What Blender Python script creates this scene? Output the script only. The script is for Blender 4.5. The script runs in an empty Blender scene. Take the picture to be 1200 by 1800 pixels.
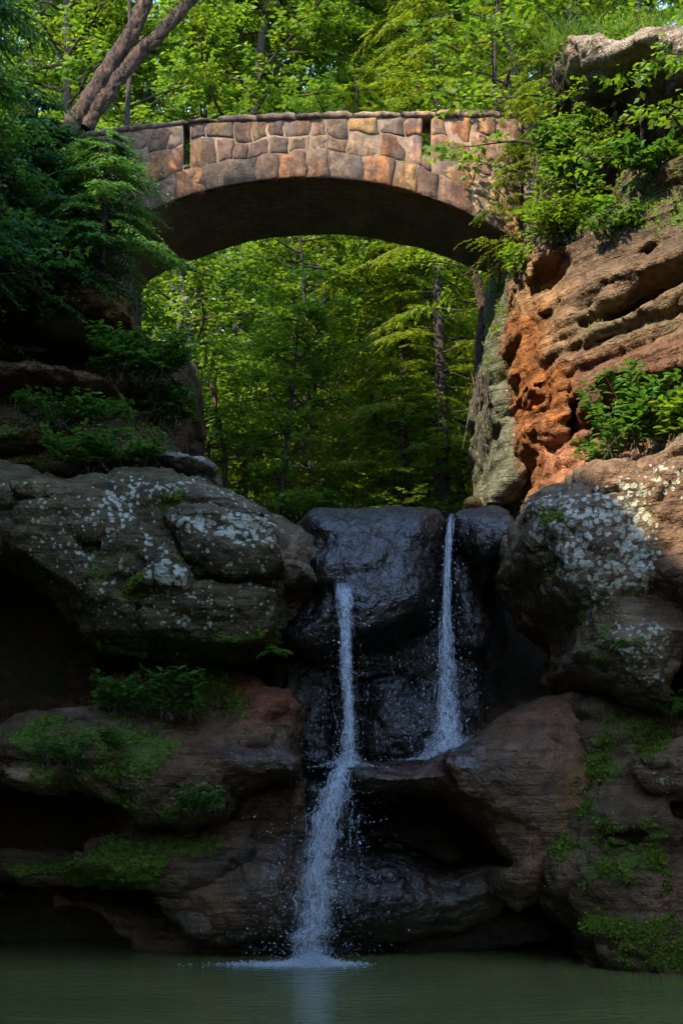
import bpy, math, random
import numpy as np
from mathutils import Vector

# ------------------------------------------------------------------ camera, sky, sun, exposure
scene = bpy.context.scene
COL = scene.collection
F, CX, HOR, CAMZ = 2500.0, 600.0, 1475.0, 1.5      # focal length and horizon in photo pixels, eye height above the pool

cam_data = bpy.data.cameras.new('camera')
cam = bpy.data.objects.new('camera', cam_data)
COL.objects.link(cam)
cam.location = (0, 0, CAMZ)
cam.rotation_euler = (math.radians(90), 0, 0)
cam_data.sensor_fit = 'VERTICAL'
cam_data.sensor_height = 36
cam_data.lens = 50
cam_data.shift_y = (HOR - 900) / 1800
cam_data.clip_end = 1000
scene.camera = cam

SUN_DIR = Vector((-0.52, -0.58, 0.62)).normalized()   # towards the sun: behind the camera, over the left rim
world = bpy.data.worlds.new('World')
scene.world = world
world.use_nodes = True
wn = world.node_tree
sky = wn.nodes.new('ShaderNodeTexSky')
sky.sky_type = 'NISHITA'
sky.sun_disc = False
sky.sun_elevation = math.asin(SUN_DIR.z)
sky.sun_rotation = math.atan2(SUN_DIR.x, SUN_DIR.y) % (2 * math.pi)
sky.altitude = 250
sky.dust_density = 0.25
sky.ozone_density = 2.0
bg = wn.nodes['Background']
bg.inputs['Strength'].default_value = 0.15
wn.links.new(sky.outputs[0], bg.inputs['Color'])

sun_data = bpy.data.lights.new('sun', 'SUN')
sun_data.energy = 2.1
sun_data.angle = math.radians(0.6)
sun_data.color = (1.0, 0.84, 0.63)
sun = bpy.data.objects.new('sun', sun_data)
COL.objects.link(sun)
sun.rotation_euler = SUN_DIR.to_track_quat('Z', 'Y').to_euler()
sun.location = SUN_DIR * 60

scene.view_settings.view_transform = 'Standard'
scene.view_settings.look = 'None'
scene.view_settings.exposure = 2.5
scene.view_settings.gamma = 1.0
scene.render.engine = 'CYCLES'
scene.cycles.use_denoising = True
scene.cycles.max_bounces = 6
scene.cycles.diffuse_bounces = 4
scene.cycles.use_adaptive_sampling = True
scene.cycles.adaptive_threshold = 0.02
scene.cycles.transparent_max_bounces = 16
scene.cycles.sample_clamp_indirect = 4.0

# ------------------------------------------------------------------ small helpers
def W(px, py, D):
    return np.array(((px - CX) * D / F, D, CAMZ + (HOR - py) * D / F))

def to_px(v):
    return np.stack((CX + v[:, 0] * F / v[:, 1], HOR - (v[:, 2] - CAMZ) * F / v[:, 1]), 1)

def make_mesh(name, verts, faces_list):
    """verts (n,3); faces_list: list of integer arrays (m,3) or (m,4)"""
    me = bpy.data.meshes.new(name)
    verts = np.ascontiguousarray(verts, np.float32)
    me.vertices.add(len(verts))
    me.vertices.foreach_set('co', verts.ravel())
    faces_list = [np.asarray(f, np.int32) for f in faces_list if len(f)]
    loops = np.concatenate([f.ravel() for f in faces_list])
    starts, n = [], 0
    for f in faces_list:
        starts.append(n + np.arange(len(f)) * f.shape[1])
        n += f.size
    starts = np.concatenate(starts).astype(np.int32)
    me.loops.add(len(loops))
    me.loops.foreach_set('vertex_index', loops)
    me.polygons.add(len(starts))
    me.polygons.foreach_set('loop_start', starts)
    me.update(calc_edges=True)
    me.validate()
    return me

def smooth(me, on=True):
    me.polygons.foreach_set('use_smooth', np.full(len(me.polygons), on))

def link(name, me, mat=None, parent=None, kind=None):
    o = bpy.data.objects.new(name, me)
    COL.objects.link(o)
    if mat is not None and me is not None and not me.materials:
        me.materials.append(mat)
    if parent is not None:
        o.parent = parent
    if kind:
        o['kind'] = kind
    return o

def tag(o, label, cat=None, group=None, kind=None):
    o['label'] = label
    if cat: o['category'] = cat
    if group: o['group'] = group
    if kind: o['kind'] = kind
    return o

def thing(name, label, cat, loc=(0, 0, 0), rz=0.0, group=None):
    o = bpy.data.objects.new(name, None)
    COL.objects.link(o)
    o.location = loc
    o.rotation_euler = (0, 0, rz)
    o.empty_display_size = 0.2
    return tag(o, label, cat, group)

def copy_tree(o, parent=None):
    c = o.copy()
    COL.objects.link(c)
    c.parent = parent
    for ch in o.children:
        copy_tree(ch, c)
    return c

def attr(me, name, arr):
    a = me.attributes.new(name, 'FLOAT_COLOR', 'POINT')
    buf = np.ones((len(me.vertices), 4), np.float32)
    buf[:, :3] = arr
    a.data.foreach_set('color', buf.ravel())

# ------------------------------------------------------------------ noise
_rng = np.random.RandomState(7)
_perm = _rng.permutation(256).astype(np.int32)
_perm = np.concatenate((_perm, _perm, _perm))
_g = _rng.normal(size=(256, 3)).astype(np.float32)
_g /= np.linalg.norm(_g, axis=1)[:, None]

def perlin(p):
    p = np.asarray(p, np.float32)
    i = np.floor(p).astype(np.int32)
    f = p - i
    i &= 255
    u = f * f * f * (f * (f * 6 - 15) + 10)
    out = 0
    for dx in (0, 1):
        wx = u[:, 0] if dx else 1 - u[:, 0]
        hx = _perm[(i[:, 0] + dx) & 255]
        for dy in (0, 1):
            wy = u[:, 1] if dy else 1 - u[:, 1]
            hy = _perm[(hx + i[:, 1] + dy) & 255]
            for dz in (0, 1):
                wz = u[:, 2] if dz else 1 - u[:, 2]
                h = _perm[(hy + i[:, 2] + dz) & 255]
                g = _g[h]
                d = g[:, 0] * (f[:, 0] - dx) + g[:, 1] * (f[:, 1] - dy) + g[:, 2] * (f[:, 2] - dz)
                out = out + wx * wy * wz * d
    return out * 1.5

def fbm(p, octaves=4, gain=0.5):
    p = np.asarray(p, np.float32)
    s, a, t = 0, 1.0, 0.0
    for k in range(octaves):
        s = s + a * perlin(p * 2.0 ** k + 13.7 * k)
        t += a
        a *= gain
    return s / t

def worley(p):
    """distance to the nearest and second nearest cell point, and the nearest cell's random value"""
    p = np.asarray(p, np.float32)
    i = np.floor(p).astype(np.int32)
    f1 = np.full(len(p), 9.0, np.float32); f2 = f1.copy(); cid = np.zeros(len(p), np.float32)
    for dx in (-1, 0, 1):
        for dy in (-1, 0, 1):
            for dz in (-1, 0, 1):
                c = i + np.array((dx, dy, dz), np.int32)
                h = _perm[(_perm[(_perm[c[:, 0] & 255] + c[:, 1]) & 255] + c[:, 2]) & 255]
                q = c + 0.5 + 0.42 * _g[h]
                d = np.sqrt(((p - q) ** 2).sum(1))
                nearer = d < f1
                f2 = np.where(nearer, f1, np.minimum(f2, d))
                cid = np.where(nearer, h / 255.0, cid)
                f1 = np.where(nearer, d, f1)
    return f1, f2, cid

# ------------------------------------------------------------------ polygons
def poly_sd(X, Z, pts):
    """signed distance to a polygon, positive inside"""
    pts = np.asarray(pts, np.float32)
    d2 = np.full(X.shape, 1e9, np.float32)
    inside = np.zeros(X.shape, bool)
    n = len(pts)
    for k in range(n):
        ax, az = pts[k]
        bx, bz = pts[(k + 1) % n]
        ex, ez = bx - ax, bz - az
        wx, wz = X - ax, Z - az
        t = np.clip((wx * ex + wz * ez) / (ex * ex + ez * ez + 1e-9), 0, 1)
        d2 = np.minimum(d2, (wx - t * ex) ** 2 + (wz - t * ez) ** 2)
        c = ((az <= Z) & (bz > Z)) | ((bz <= Z) & (az > Z))
        xi = ax + (Z - az) / (ez if abs(ez) > 1e-9 else 1e-9) * ex
        inside ^= c & (X < xi)
    d = np.sqrt(d2)
    return np.where(inside, d, -d)

def soft_poly(q, pts, feather):
    """mask over projected points q (n,2) for paint: 1 inside, fading over the feather width"""
    p = np.asarray(pts, np.float32)
    m = np.zeros(len(q), np.float32)
    near = ((q > p.min(0) - feather) & (q < p.max(0) + feather)).all(1)
    sd = poly_sd(q[near, 0], q[near, 1], pts)
    m[near] = np.clip(0.5 + sd / (2 * feather), 0, 1)
    return m

# ------------------------------------------------------------------ rock bodies: solids of layered bulges and hollows, polygonised
def surface_nets(phi, origin, h):
    s = phi > 0
    nx, ny, nz = phi.shape
    cnt = np.zeros((nx - 1, ny - 1, nz - 1), np.uint8)
    for a in (0, 1):
        for b in (0, 1):
            for c in (0, 1):
                cnt += s[a:nx - 1 + a, b:ny - 1 + b, c:nz - 1 + c]
    act = (cnt > 0) & (cnt < 8)
    idx = np.full(act.shape, -1, np.int32)
    I, J, K = np.nonzero(act)
    idx[I, J, K] = np.arange(len(I))
    pos = np.zeros((len(I), 3), np.float32)
    num = np.zeros(len(I), np.float32)
    corners = [(a, b, c) for a in (0, 1) for b in (0, 1) for c in (0, 1)]
    for c0 in corners:
        for ax in range(3):
            if c0[ax]:
                continue
            c1 = list(c0); c1[ax] = 1
            v0 = phi[I + c0[0], J + c0[1], K + c0[2]]
            v1 = phi[I + c1[0], J + c1[1], K + c1[2]]
            m = (v0 > 0) != (v1 > 0)
            t = np.where(m, v0 / (v0 - v1 + 1e-12), 0)
            for q in range(3):
                pos[:, q] += np.where(m, c0[q] + (t if q == ax else 0), 0)
            num += m
    pos /= np.maximum(num, 1)[:, None]
    verts = (pos + np.stack((I, J, K), 1)) * h + np.asarray(origin, np.float32)
    quads = []
    for ax in range(3):
        sl0 = [slice(None)] * 3; sl1 = [slice(None)] * 3
        sl0[ax] = slice(0, -1); sl1[ax] = slice(1, None)
        a, b = s[tuple(sl0)], s[tuple(sl1)]
        ch = a != b
        o1, o2 = [q for q in range(3) if q != ax]
        E = np.nonzero(ch)
        ok = (E[o1] > 0) & (E[o2] > 0) & (E[o1] < phi.shape[o1] - 1) & (E[o2] < phi.shape[o2] - 1)
        E = [e[ok] for e in E]
        def cell(d1, d2):
            q = [e.copy() for e in E]
            q[o1] -= d1; q[o2] -= d2
            return idx[q[0], q[1], q[2]]
        f = np.stack((cell(1, 1), cell(0, 1), cell(0, 0), cell(1, 0)), 1)
        flip = a[E[0], E[1], E[2]]
        if ax == 1:
            flip = ~flip
        f[~flip] = f[~flip][:, ::-1]
        quads.append(f)
    return verts, np.concatenate(quads)

def vert_normals(v, quads):
    n = np.zeros_like(v)
    fn = np.cross(v[quads[:, 2]] - v[quads[:, 0]], v[quads[:, 3]] - v[quads[:, 1]])
    for k in range(4):
        for q in range(3):
            n[:, q] += np.bincount(quads[:, k], fn[:, q], len(v))
    return n / (np.linalg.norm(n, axis=1)[:, None] + 1e-9)

def smin(a, b, k):
    if k <= 0:
        return np.minimum(a, b)
    h = np.clip(0.5 + 0.5 * (b - a) / k, 0, 1)
    return b + (a - b) * h - k * h * (1 - h)

class Rock:
    def __init__(s, px0, px1, py0, py1, y0, y1, h=0.045):
        x0, x1 = (px0 - CX) * y1 / F if px0 < CX else (px0 - CX) * y0 / F, (px1 - CX) * y1 / F if px1 > CX else (px1 - CX) * y0 / F
        z1 = CAMZ + (HOR - py0) * (y1 if py0 < HOR else y0) / F
        z0 = max(-0.6, CAMZ + (HOR - py1) * (y0 if py1 < HOR else y1) / F)
        s.h = h
        s.x = np.arange(x0, x1, h, dtype=np.float32)
        s.y = np.arange(y0, y1, h, dtype=np.float32)
        s.z = np.arange(z0, z1, h, dtype=np.float32)
        s.X, s.Z = np.meshgrid(s.x, s.z, indexing='ij')
        s.phi = np.full((len(s.x), len(s.y), len(s.z)), -1.0, np.float32)
        # gentle warp of the plan coordinates so that no outline stays a straight ruled edge
        p = np.stack((s.X.ravel(), s.Z.ravel(), np.full(s.X.size, 3.1 + y0)), 1)
        s.wx = (0.10 * fbm(p * 1.3, 3)).reshape(s.X.shape).astype(np.float32)
        s.wz = (0.07 * fbm(p * 1.3 + 31, 3)).reshape(s.X.shape).astype(np.float32)
        s.nz = (0.10 * fbm(p * 1.1 + 77, 4)).reshape(s.X.shape).astype(np.float32)

    def _plane(s, poly):
        P = np.array([W(*q) for q in poly])
        A = np.c_[np.ones(len(P)), P[:, 0], P[:, 2]]
        if np.ptp(P[:, 1]) < 1e-6:
            return P[:, [0, 2]], np.full(s.X.shape, P[0, 1], np.float32)
        c = np.linalg.lstsq(A, P[:, 1], rcond=None)[0]
        return P[:, [0, 2]], (c[0] + c[1] * s.X + c[2] * s.Z).astype(np.float32)

    def add(s, poly, D=None, bulge=0.3, r=0.5, back=None, k=0.05, lean=0.0, warp=1.0, p=2.0):
        poly = [q if len(q) == 3 else (q[0], q[1], D) for q in poly]
        P, base = s._plane(poly)
        b = s._box(P)
        base = base[b]
        sd = poly_sd(s.X[b] + warp * s.wx[b], s.Z[b] + warp * s.wz[b], P)
        t = np.clip(sd / r, 0, 1)
        y = base - bulge * (1 - (1 - t) ** p) ** (1 / p) + lean * (s.Z[b] - P[:, 1].mean()) + s.nz[b] * warp
        a = s.y[None, :, None] - y[:, None, :]
        f = smin(a, sd[:, None, :], k)
        if back is not None:
            f = np.minimum(f, back - s.y[None, :, None])
        b3 = (b[0], slice(None), b[1])
        s.phi[b3] = -smin(-s.phi[b3], -f, 0.10)
        return s

    def _box(s, P, m=0.5):
        i0, i1 = np.searchsorted(s.x, (P[:, 0].min() - m, P[:, 0].max() + m))
        j0, j1 = np.searchsorted(s.z, (P[:, 1].min() - m, P[:, 1].max() + m))
        return slice(i0, i1), slice(j0, j1)

    def carve(s, poly, D, k=0.12, warp=1.0):
        poly = [q if len(q) == 3 else (q[0], q[1], D) for q in poly]
        P, base = s._plane(poly)
        b = s._box(P)
        sd = poly_sd(s.X[b] + warp * s.wx[b], s.Z[b] + warp * s.wz[b], P)
        a = base[b][:, None, :] + s.nz[b][:, None, :] - s.y[None, :, None]
        f = smin(sd[:, None, :], a, 0.15)
        b3 = (b[0], slice(None), b[1])
        s.phi[b3] = smin(s.phi[b3], -f, k)
        return s

    def strata(s, amp, period, seed=1, tilt=(0.0, 0.0), zmin=-9, zmax=99):
        rs = np.random.RandomState(seed)
        tab = rs.rand(400).astype(np.float32)
        u = (s.Z[:, None, :] + tilt[0] * s.X[:, None, :] + tilt[1] * s.y[None, :, None]
             + 2.2 * s.wz[:, None, :] + 50) / period
        i = np.floor(u).astype(np.int32)
        f = u - i
        a, b = tab[i % 400], tab[(i + 1) % 400]
        e = np.clip((f - 0.6) / 0.4, 0, 1)
        w = ((s.Z > zmin) & (s.Z < zmax)).astype(np.float32)[:, None, :]
        s.phi += amp * (a + (b - a) * e - 0.5) * w
        return s

    def build(s, name, mat, tint, paint=(), rough=0.045, band=0.02, seed=0.0, band_freq=7.0, crack=0.055):
        s.phi[0] = s.phi[-1] = -1; s.phi[:, 0] = -1; s.phi[:, -1] = -1; s.phi[:, :, 0] = -1; s.phi[:, :, -1] = -1
        v, q = surface_nets(s.phi, (s.x[0], s.y[0], s.z[0]), s.h)
        n = vert_normals(v, q)
        pp = v + seed
        d = rough * fbm(pp * 1.7, 5, 0.55) * 1.6
        d += rough * 0.8 * (0.35 - np.abs(fbm(pp * 2.6 + 60, 4, 0.6)))
        d -= rough * 1.1 * np.maximum(0, fbm(pp * 5.0 + 5, 3) - 0.18)          # pits
        for fr, amp in ((0.85, crack), (2.1, crack * 0.45)):                    # joints that break the face into blocks
            wp = pp * np.array((fr, fr, fr * 1.7), np.float32) + 0.35 * np.stack([perlin(pp * 1.4 + o_) for o_ in (11, 23, 37)], 1)
            f1, f2, cid = worley(wp)
            d += amp * (cid - 0.5) * np.clip((f2 - f1) / 0.12, 0, 1) - amp * 0.9 * np.exp(-(f2 - f1) / 0.05)
        wz = pp[:, 2] + 0.12 * perlin(pp * 0.8 + 3)
        d += band * perlin(np.stack((pp[:, 0] * 0.6, pp[:, 1] * 0.6, wz * band_freq), 1)) * (0.5 + np.clip(1.2 * perlin(pp * 0.9 + 40) + 0.5, 0, 1))
        v = v + n * d[:, None]
        n = vert_normals(v, q)
        me = make_mesh(name, v, [q])
        smooth(me)
        pxy = to_px(v)
        wxy = pxy + 14.0 * np.stack((perlin(np.c_[pxy / 60, np.zeros(len(v))]), perlin(np.c_[pxy / 60, np.full(len(v), 9.3)])), 1)
        T = np.tile(np.asarray(tint, np.float32), (len(v), 1))
        M = np.zeros((len(v), 3), np.float32)
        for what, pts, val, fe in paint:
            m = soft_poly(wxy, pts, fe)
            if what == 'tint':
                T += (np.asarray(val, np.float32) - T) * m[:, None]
            else:
                c = {'moss': 0, 'lichen': 1, 'wet': 2}[what]
                M[:, c] = np.maximum(M[:, c], val * m) if val >= 0 else M[:, c] * (1 - m)
        attr(me, 'tint', T)
        attr(me, 'mask', M)
        o = link(name, me, mat)
        s.phi = None
        o_data[name] = (v, n, M, pxy)
        return o

o_data = {}

# ------------------------------------------------------------------ materials
class NT:
    def __init__(s, name):
        s.m = bpy.data.materials.new(name)
        s.m.use_nodes = True
        s.t = s.m.node_tree
        s.t.nodes.clear()
        s.out = s.n('ShaderNodeOutputMaterial')
    def n(s, typ, **kw):
        nd = s.t.nodes.new(typ)
        for k, v in kw.items():
            setattr(nd, k, v)
        return nd
    def l(s, a, b):
        s.t.links.new(a, b)
    def put(s, sock, v):
        if hasattr(v, 'is_output') or isinstance(v, bpy.types.NodeSocket):
            s.l(v, sock)
        elif isinstance(v, (tuple, list)) and len(v) == 3 and sock.type == 'RGBA':
            sock.default_value = (*v, 1)
        else:
            sock.default_value = v
    def math(s, op, a, b=None, c=None, clamp=False):
        nd = s.n('ShaderNodeMath', operation=op, use_clamp=clamp)
        s.put(nd.inputs[0], a)
        if b is not None: s.put(nd.inputs[1], b)
        if c is not None: s.put(nd.inputs[2], c)
        return nd.outputs[0]
    def mix(s, fac, a, b, mode='MIX'):
        nd = s.n('ShaderNodeMix', data_type='RGBA', blend_type=mode)
        s.put(nd.inputs[0], fac); s.put(nd.inputs[6], a); s.put(nd.inputs[7], b)
        return nd.outputs[2]
    def fmix(s, fac, a, b):
        nd = s.n('ShaderNodeMix', data_type='FLOAT')
        s.put(nd.inputs[0], fac); s.put(nd.inputs[2], a); s.put(nd.inputs[3], b)
        return nd.outputs[0]
    def ramp(s, fac, lo, hi):
        nd = s.n('ShaderNodeMapRange', clamp=True)
        s.put(nd.inputs[0], fac); s.put(nd.inputs[1], lo); s.put(nd.inputs[2], hi)
        nd.inputs[3].default_value = 0; nd.inputs[4].default_value = 1
        return nd.outputs[0]
    def pos(s, scale=(1, 1, 1), obj=False):
        if obj:
            src = s.n('ShaderNodeTexCoord').outputs['Object']
        else:
            src = s.n('ShaderNodeNewGeometry').outputs['Position']
        mp = s.n('ShaderNodeMapping')
        s.l(src, mp.inputs[0])
        mp.inputs['Scale'].default_value = scale
        return mp.outputs[0]
    def noise(s, vec, scale, detail=4, rough=0.55, dist=0.0, color=False):
        nd = s.n('ShaderNodeTexNoise')
        s.l(vec, nd.inputs['Vector'])
        nd.inputs['Scale'].default_value = scale
        nd.inputs['Detail'].default_value = detail
        nd.inputs['Roughness'].default_value = rough
        nd.inputs['Distortion'].default_value = dist
        return nd.outputs[1 if color else 0]
    def attr(s, name, out='Color'):
        return s.n('ShaderNodeAttribute', attribute_name=name).outputs[out]
    def sep(s, c):
        nd = s.n('ShaderNodeSeparateColor')
        s.l(c, nd.inputs[0])
        return nd.outputs
    def bump(s, height, strength=0.5, dist=0.02, normal=None):
        nd = s.n('ShaderNodeBump')
        s.l(height, nd.inputs['Height'])
        nd.inputs['Strength'].default_value = strength
        nd.inputs['Distance'].default_value = dist
        if normal is not None: s.l(normal, nd.inputs['Normal'])
        return nd.outputs[0]
    def bsdf(s, **kw):
        b = s.n('ShaderNodeBsdfPrincipled')
        for k, v in kw.items():
            s.put(b.inputs[k.replace('_', ' ')], v)
        s.l(b.outputs[0], s.out.inputs[0])
        return b

def rock_material():
    t = NT('sandstone')
    P = t.pos()
    tint = t.attr('tint')
    mk = t.sep(t.attr('mask'))
    big = t.noise(P, 0.9, 3, 0.6)
    mid = t.noise(P, 4.5, 4, 0.62, 0.4)
    fine = t.noise(P, 26, 3, 0.7)
    grit = t.noise(P, 11, 3, 0.7, 0.8)
    layers = t.noise(t.pos((0.55, 0.55, 9.0)), 1.6, 3, 0.6, 0.25)
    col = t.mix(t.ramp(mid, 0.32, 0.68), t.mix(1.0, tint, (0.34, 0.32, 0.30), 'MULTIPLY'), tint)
    col = t.mix(t.math('MULTIPLY', t.ramp(layers, 0.35, 0.7), t.math('SUBTRACT', 1.0, t.math('MULTIPLY', mk[2], 0.8))), col, t.mix(1.0, col, (1.35, 1.28, 1.18), 'MULTIPLY'))
    col = t.mix(t.math('MULTIPLY', t.ramp(big, 0.5, 0.72), 0.6), col, t.mix(1.0, tint, (0.42, 0.44, 0.40), 'MULTIPLY'))
    col = t.mix(t.math('MULTIPLY', t.ramp(fine, 0.52, 0.75), 0.4), col, t.mix(1.0, col, (0.45, 0.43, 0.40), 'MULTIPLY'))
    col = t.mix(t.math('MULTIPLY', t.ramp(layers, 0.46, 0.34), 0.7), col, t.mix(1.0, tint, (0.26, 0.24, 0.22), 'MULTIPLY'))
    # crusty pale lichen in blotches of several sizes
    l1 = t.noise(P, 5.2, 5, 0.74, 0.35)
    l2 = fine
    vor = t.n('ShaderNodeTexVoronoi'); t.l(P, vor.inputs['Vector']); vor.inputs['Scale'].default_value = 13
    spot = t.math('SUBTRACT', 0.34, vor.outputs['Distance'])
    lsum = t.math('ADD', t.math('ADD', t.math('MULTIPLY', l1, 0.9), t.math('MULTIPLY', l2, 0.32)), t.math('MULTIPLY', spot, 0.60))
    thr = t.math('SUBTRACT', 0.93, t.math('MULTIPLY', mk[1], 0.50))
    lich = t.math('MULTIPLY', t.ramp(t.math('SUBTRACT', lsum, thr), 0.0, 0.05), t.ramp(mk[1], 0.02, 0.15))
    lcol = t.mix(t.ramp(big, 0.4, 0.6), (0.50, 0.48, 0.40), (0.40, 0.41, 0.30))
    lcol = t.mix(t.ramp(fine, 0.35, 0.7), t.mix(1.0, lcol, (0.7, 0.7, 0.66), 'MULTIPLY'), lcol)
    col = t.mix(lich, col, lcol)
    # moss film
    m1 = t.noise(P, 3.2, 4, 0.66)
    mthr = t.math('SUBTRACT', 0.80, t.math('MULTIPLY', mk[0], 0.48))
    moss = t.math('MULTIPLY', t.ramp(t.math('SUBTRACT', m1, mthr), -0.02, 0.10), t.ramp(mk[0], 0.02, 0.2))
    mcol = t.mix(t.ramp(fine, 0.3, 0.7), (0.026, 0.050, 0.008), (0.120, 0.185, 0.020))
    col = t.mix(moss, col, mcol)
    # wet
    wet = t.math('MULTIPLY', mk[2], t.math('SUBTRACT', 1.0, t.math('MULTIPLY', moss, 0.8)), clamp=True)
    col = t.mix(t.math('MULTIPLY', wet, 0.9), col, t.mix(1.0, col, (0.30, 0.29, 0.28), 'MULTIPLY'))
    dry_r = t.fmix(moss, 0.82, 0.95)
    wet_r = t.fmix(t.ramp(mid, 0.3, 0.7), 0.16, 0.44)
    rough = t.fmix(wet, dry_r, wet_r)
    h = t.math('ADD', t.math('MULTIPLY', mid, 0.9), t.math('ADD', t.math('MULTIPLY', fine, 0.35), t.math('MULTIPLY', layers, 0.7)))
    h = t.math('ADD', h, t.math('MULTIPLY', grit, 0.9))
    h = t.math('ADD', h, t.math('MULTIPLY', lich, 0.10))
    h = t.math('ADD', h, t.math('MULTIPLY', t.math('MULTIPLY', moss, m1), 0.8))
    hw = t.math('ADD', t.math('MULTIPLY', mid, 0.75), t.math('ADD', t.math('MULTIPLY', big, 2.0), t.math('MULTIPLY', grit, 0.30)))
    h = t.fmix(t.math('MULTIPLY', wet, 0.85), h, hw)
    nrm = t.bump(h, 1.0, 0.085)
    b = t.bsdf(Base_Color=col, Roughness=rough, Normal=nrm)
    t.put(b.inputs['Specular IOR Level'], t.fmix(wet, 0.2, 0.5))
    t.put(b.inputs['Coat Weight'], t.math('MULTIPLY', wet, 0.30)); b.inputs['Coat Roughness'].default_value = 0.12; b.inputs['Coat IOR'].default_value = 1.45
    t.l(nrm, b.inputs['Coat Normal'])
    return t.m

MAT = {'rock': rock_material()}

def ground_material():
    t = NT('forest_soil')
    P = t.pos()
    a = t.noise(P, 0.7, 6, 0.6); b = t.noise(P, 9, 6, 0.7)
    col = t.mix(t.ramp(b, 0.35, 0.7), (0.030, 0.020, 0.012), (0.085, 0.055, 0.03))
    col = t.mix(t.ramp(a, 0.45, 0.65), col, (0.028, 0.045, 0.014))
    t.bsdf(Base_Color=col, Roughness=0.95, Normal=t.bump(b, 0.8, 0.1))
    return t.m
MAT['soil'] = ground_material()

def pool_material():
    t = NT('murky_pool_water')
    P = t.pos((1.0, 1.9, 1.0))
    a = t.noise(P, 1.5, 3, 0.5, 0.6); b = t.noise(P, 6.5, 3, 0.55, 0.3)
    c = t.noise(t.pos(), 0.35, 3, 0.5)
    h = t.math('ADD', t.math('MULTIPLY', a, 0.6), t.math('MULTIPLY', b, 0.30))
    mp = t.n('ShaderNodeMapping'); t.l(t.n('ShaderNodeNewGeometry').outputs['Position'], mp.inputs[0])
    mp.inputs['Location'].default_value = (0.36, -17.1, 0)
    wv = t.n('ShaderNodeTexWave', wave_type='RINGS', rings_direction='Z', wave_profile='SIN')
    t.l(mp.outputs[0], wv.inputs['Vector']); wv.inputs['Scale'].default_value = 1.3; wv.inputs['Distortion'].default_value = 5.0; wv.inputs['Detail'].default_value = 3; wv.inputs['Detail Scale'].default_value = 1.2
    dist = t.n('ShaderNodeVectorMath', operation='LENGTH'); t.l(mp.outputs[0], dist.inputs[0])
    h = t.math('ADD', h, t.math('MULTIPLY', wv.outputs[1], t.math('DIVIDE', 0.45, t.math('ADD', dist.outputs['Value'], 0.8))))
    col = t.mix(t.ramp(c, 0.35, 0.65), (0.100, 0.115, 0.034), (0.142, 0.152, 0.046))
    t.bsdf(Base_Color=col, Roughness=0.10, IOR=1.33, Normal=t.bump(h, 0.5, 0.06))
    return t.m
MAT['pool'] = pool_material()

# ------------------------------------------------------------------ ground, pool
def sstep(a, b, x):
    t = np.clip((x - a) / (b - a), 0, 1)
    return t * t * (3 - 2 * t)

def ground_z(x, y):
    x = np.asarray(x, float); y = np.asarray(y, float)
    p = np.stack((x.ravel() * 0.12, y.ravel() * 0.12, np.zeros(x.size)), 1)
    n = fbm(p, 4).reshape(x.shape)
    rim = 13.6 + 4.0 * sstep(17, 9, y)
    wall = np.maximum(rim * sstep(-5.6, -7.2, x), 12.6 * sstep(5.6, 7.2, x))
    low = np.where(y < 8, 0.25, -1.2) * (1 - sstep(4.6, 5.6, np.abs(x)))
    front = np.maximum(low, low + wall + n * 1.2 * (np.abs(x) > 6.5))
    up = 5.45 + 0.05 * np.maximum(0, y - 24)
    k_ = 0.22 * np.maximum(0, y - 23)
    bankl = 5.2 * sstep(-3.3, -5.4, x + k_)
    bankr = 6.0 * sstep(3.4, 5.4, x - k_)
    hill = 0.30 * np.maximum(0, y - 34) + 0.0022 * np.maximum(0, y - 34) ** 2
    hill = np.minimum(hill, 22) + 0.12 * np.abs(x) * sstep(6, 20, np.abs(x))
    backz = up + np.maximum(bankl, bankr) * 1.0 + hill + n * 0.9 * sstep(24, 32, y)
    t = sstep(21.2, 22.4, y)
    return front * (1 - t) + backz * t

gx = np.concatenate((np.arange(-150, -12, 6.0), np.arange(-12, 12.01, 0.4), np.arange(18, 151, 6.0)))
gy = np.concatenate((np.arange(-150, -12, 6.0), np.arange(-12, 20, 1.0), np.arange(20, 60, 0.5), np.arange(60, 220, 5.0)))
GX, GY = np.meshgrid(gx, gy, indexing='ij')
gv = np.stack((GX.ravel(), GY.ravel(), ground_z(GX, GY).ravel()), 1)
ii = np.arange(GX.size).reshape(GX.shape)
gq = np.stack((ii[:-1, :-1].ravel(), ii[1:, :-1].ravel(), ii[1:, 1:].ravel(), ii[:-1, 1:].ravel()), 1)
gme = make_mesh('ground', gv, [gq]); smooth(gme)
tag(link('ground', gme, MAT['soil']), 'leaf-littered forest floor of the gorge and the wooded slope', kind='structure')

px_ = np.linspace(-7.5, 7.5, 2); py_ = np.array([6.0, 21.0])
pme = make_mesh('pool_water', [(-7.5, 5, 0), (7.5, 5, 0), (7.5, 21.5, 0), (-7.5, 21.5, 0)], [np.array([[0, 1, 2, 3]])])
tag(link('pool_water', pme, MAT['pool']), 'murky green plunge pool at the foot of the falls', kind='structure')

# ------------------------------------------------------------------ the rocks
EVERY = [(-900, -900), (2200, -900), (2200, 2600), (-900, 2600)]

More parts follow.
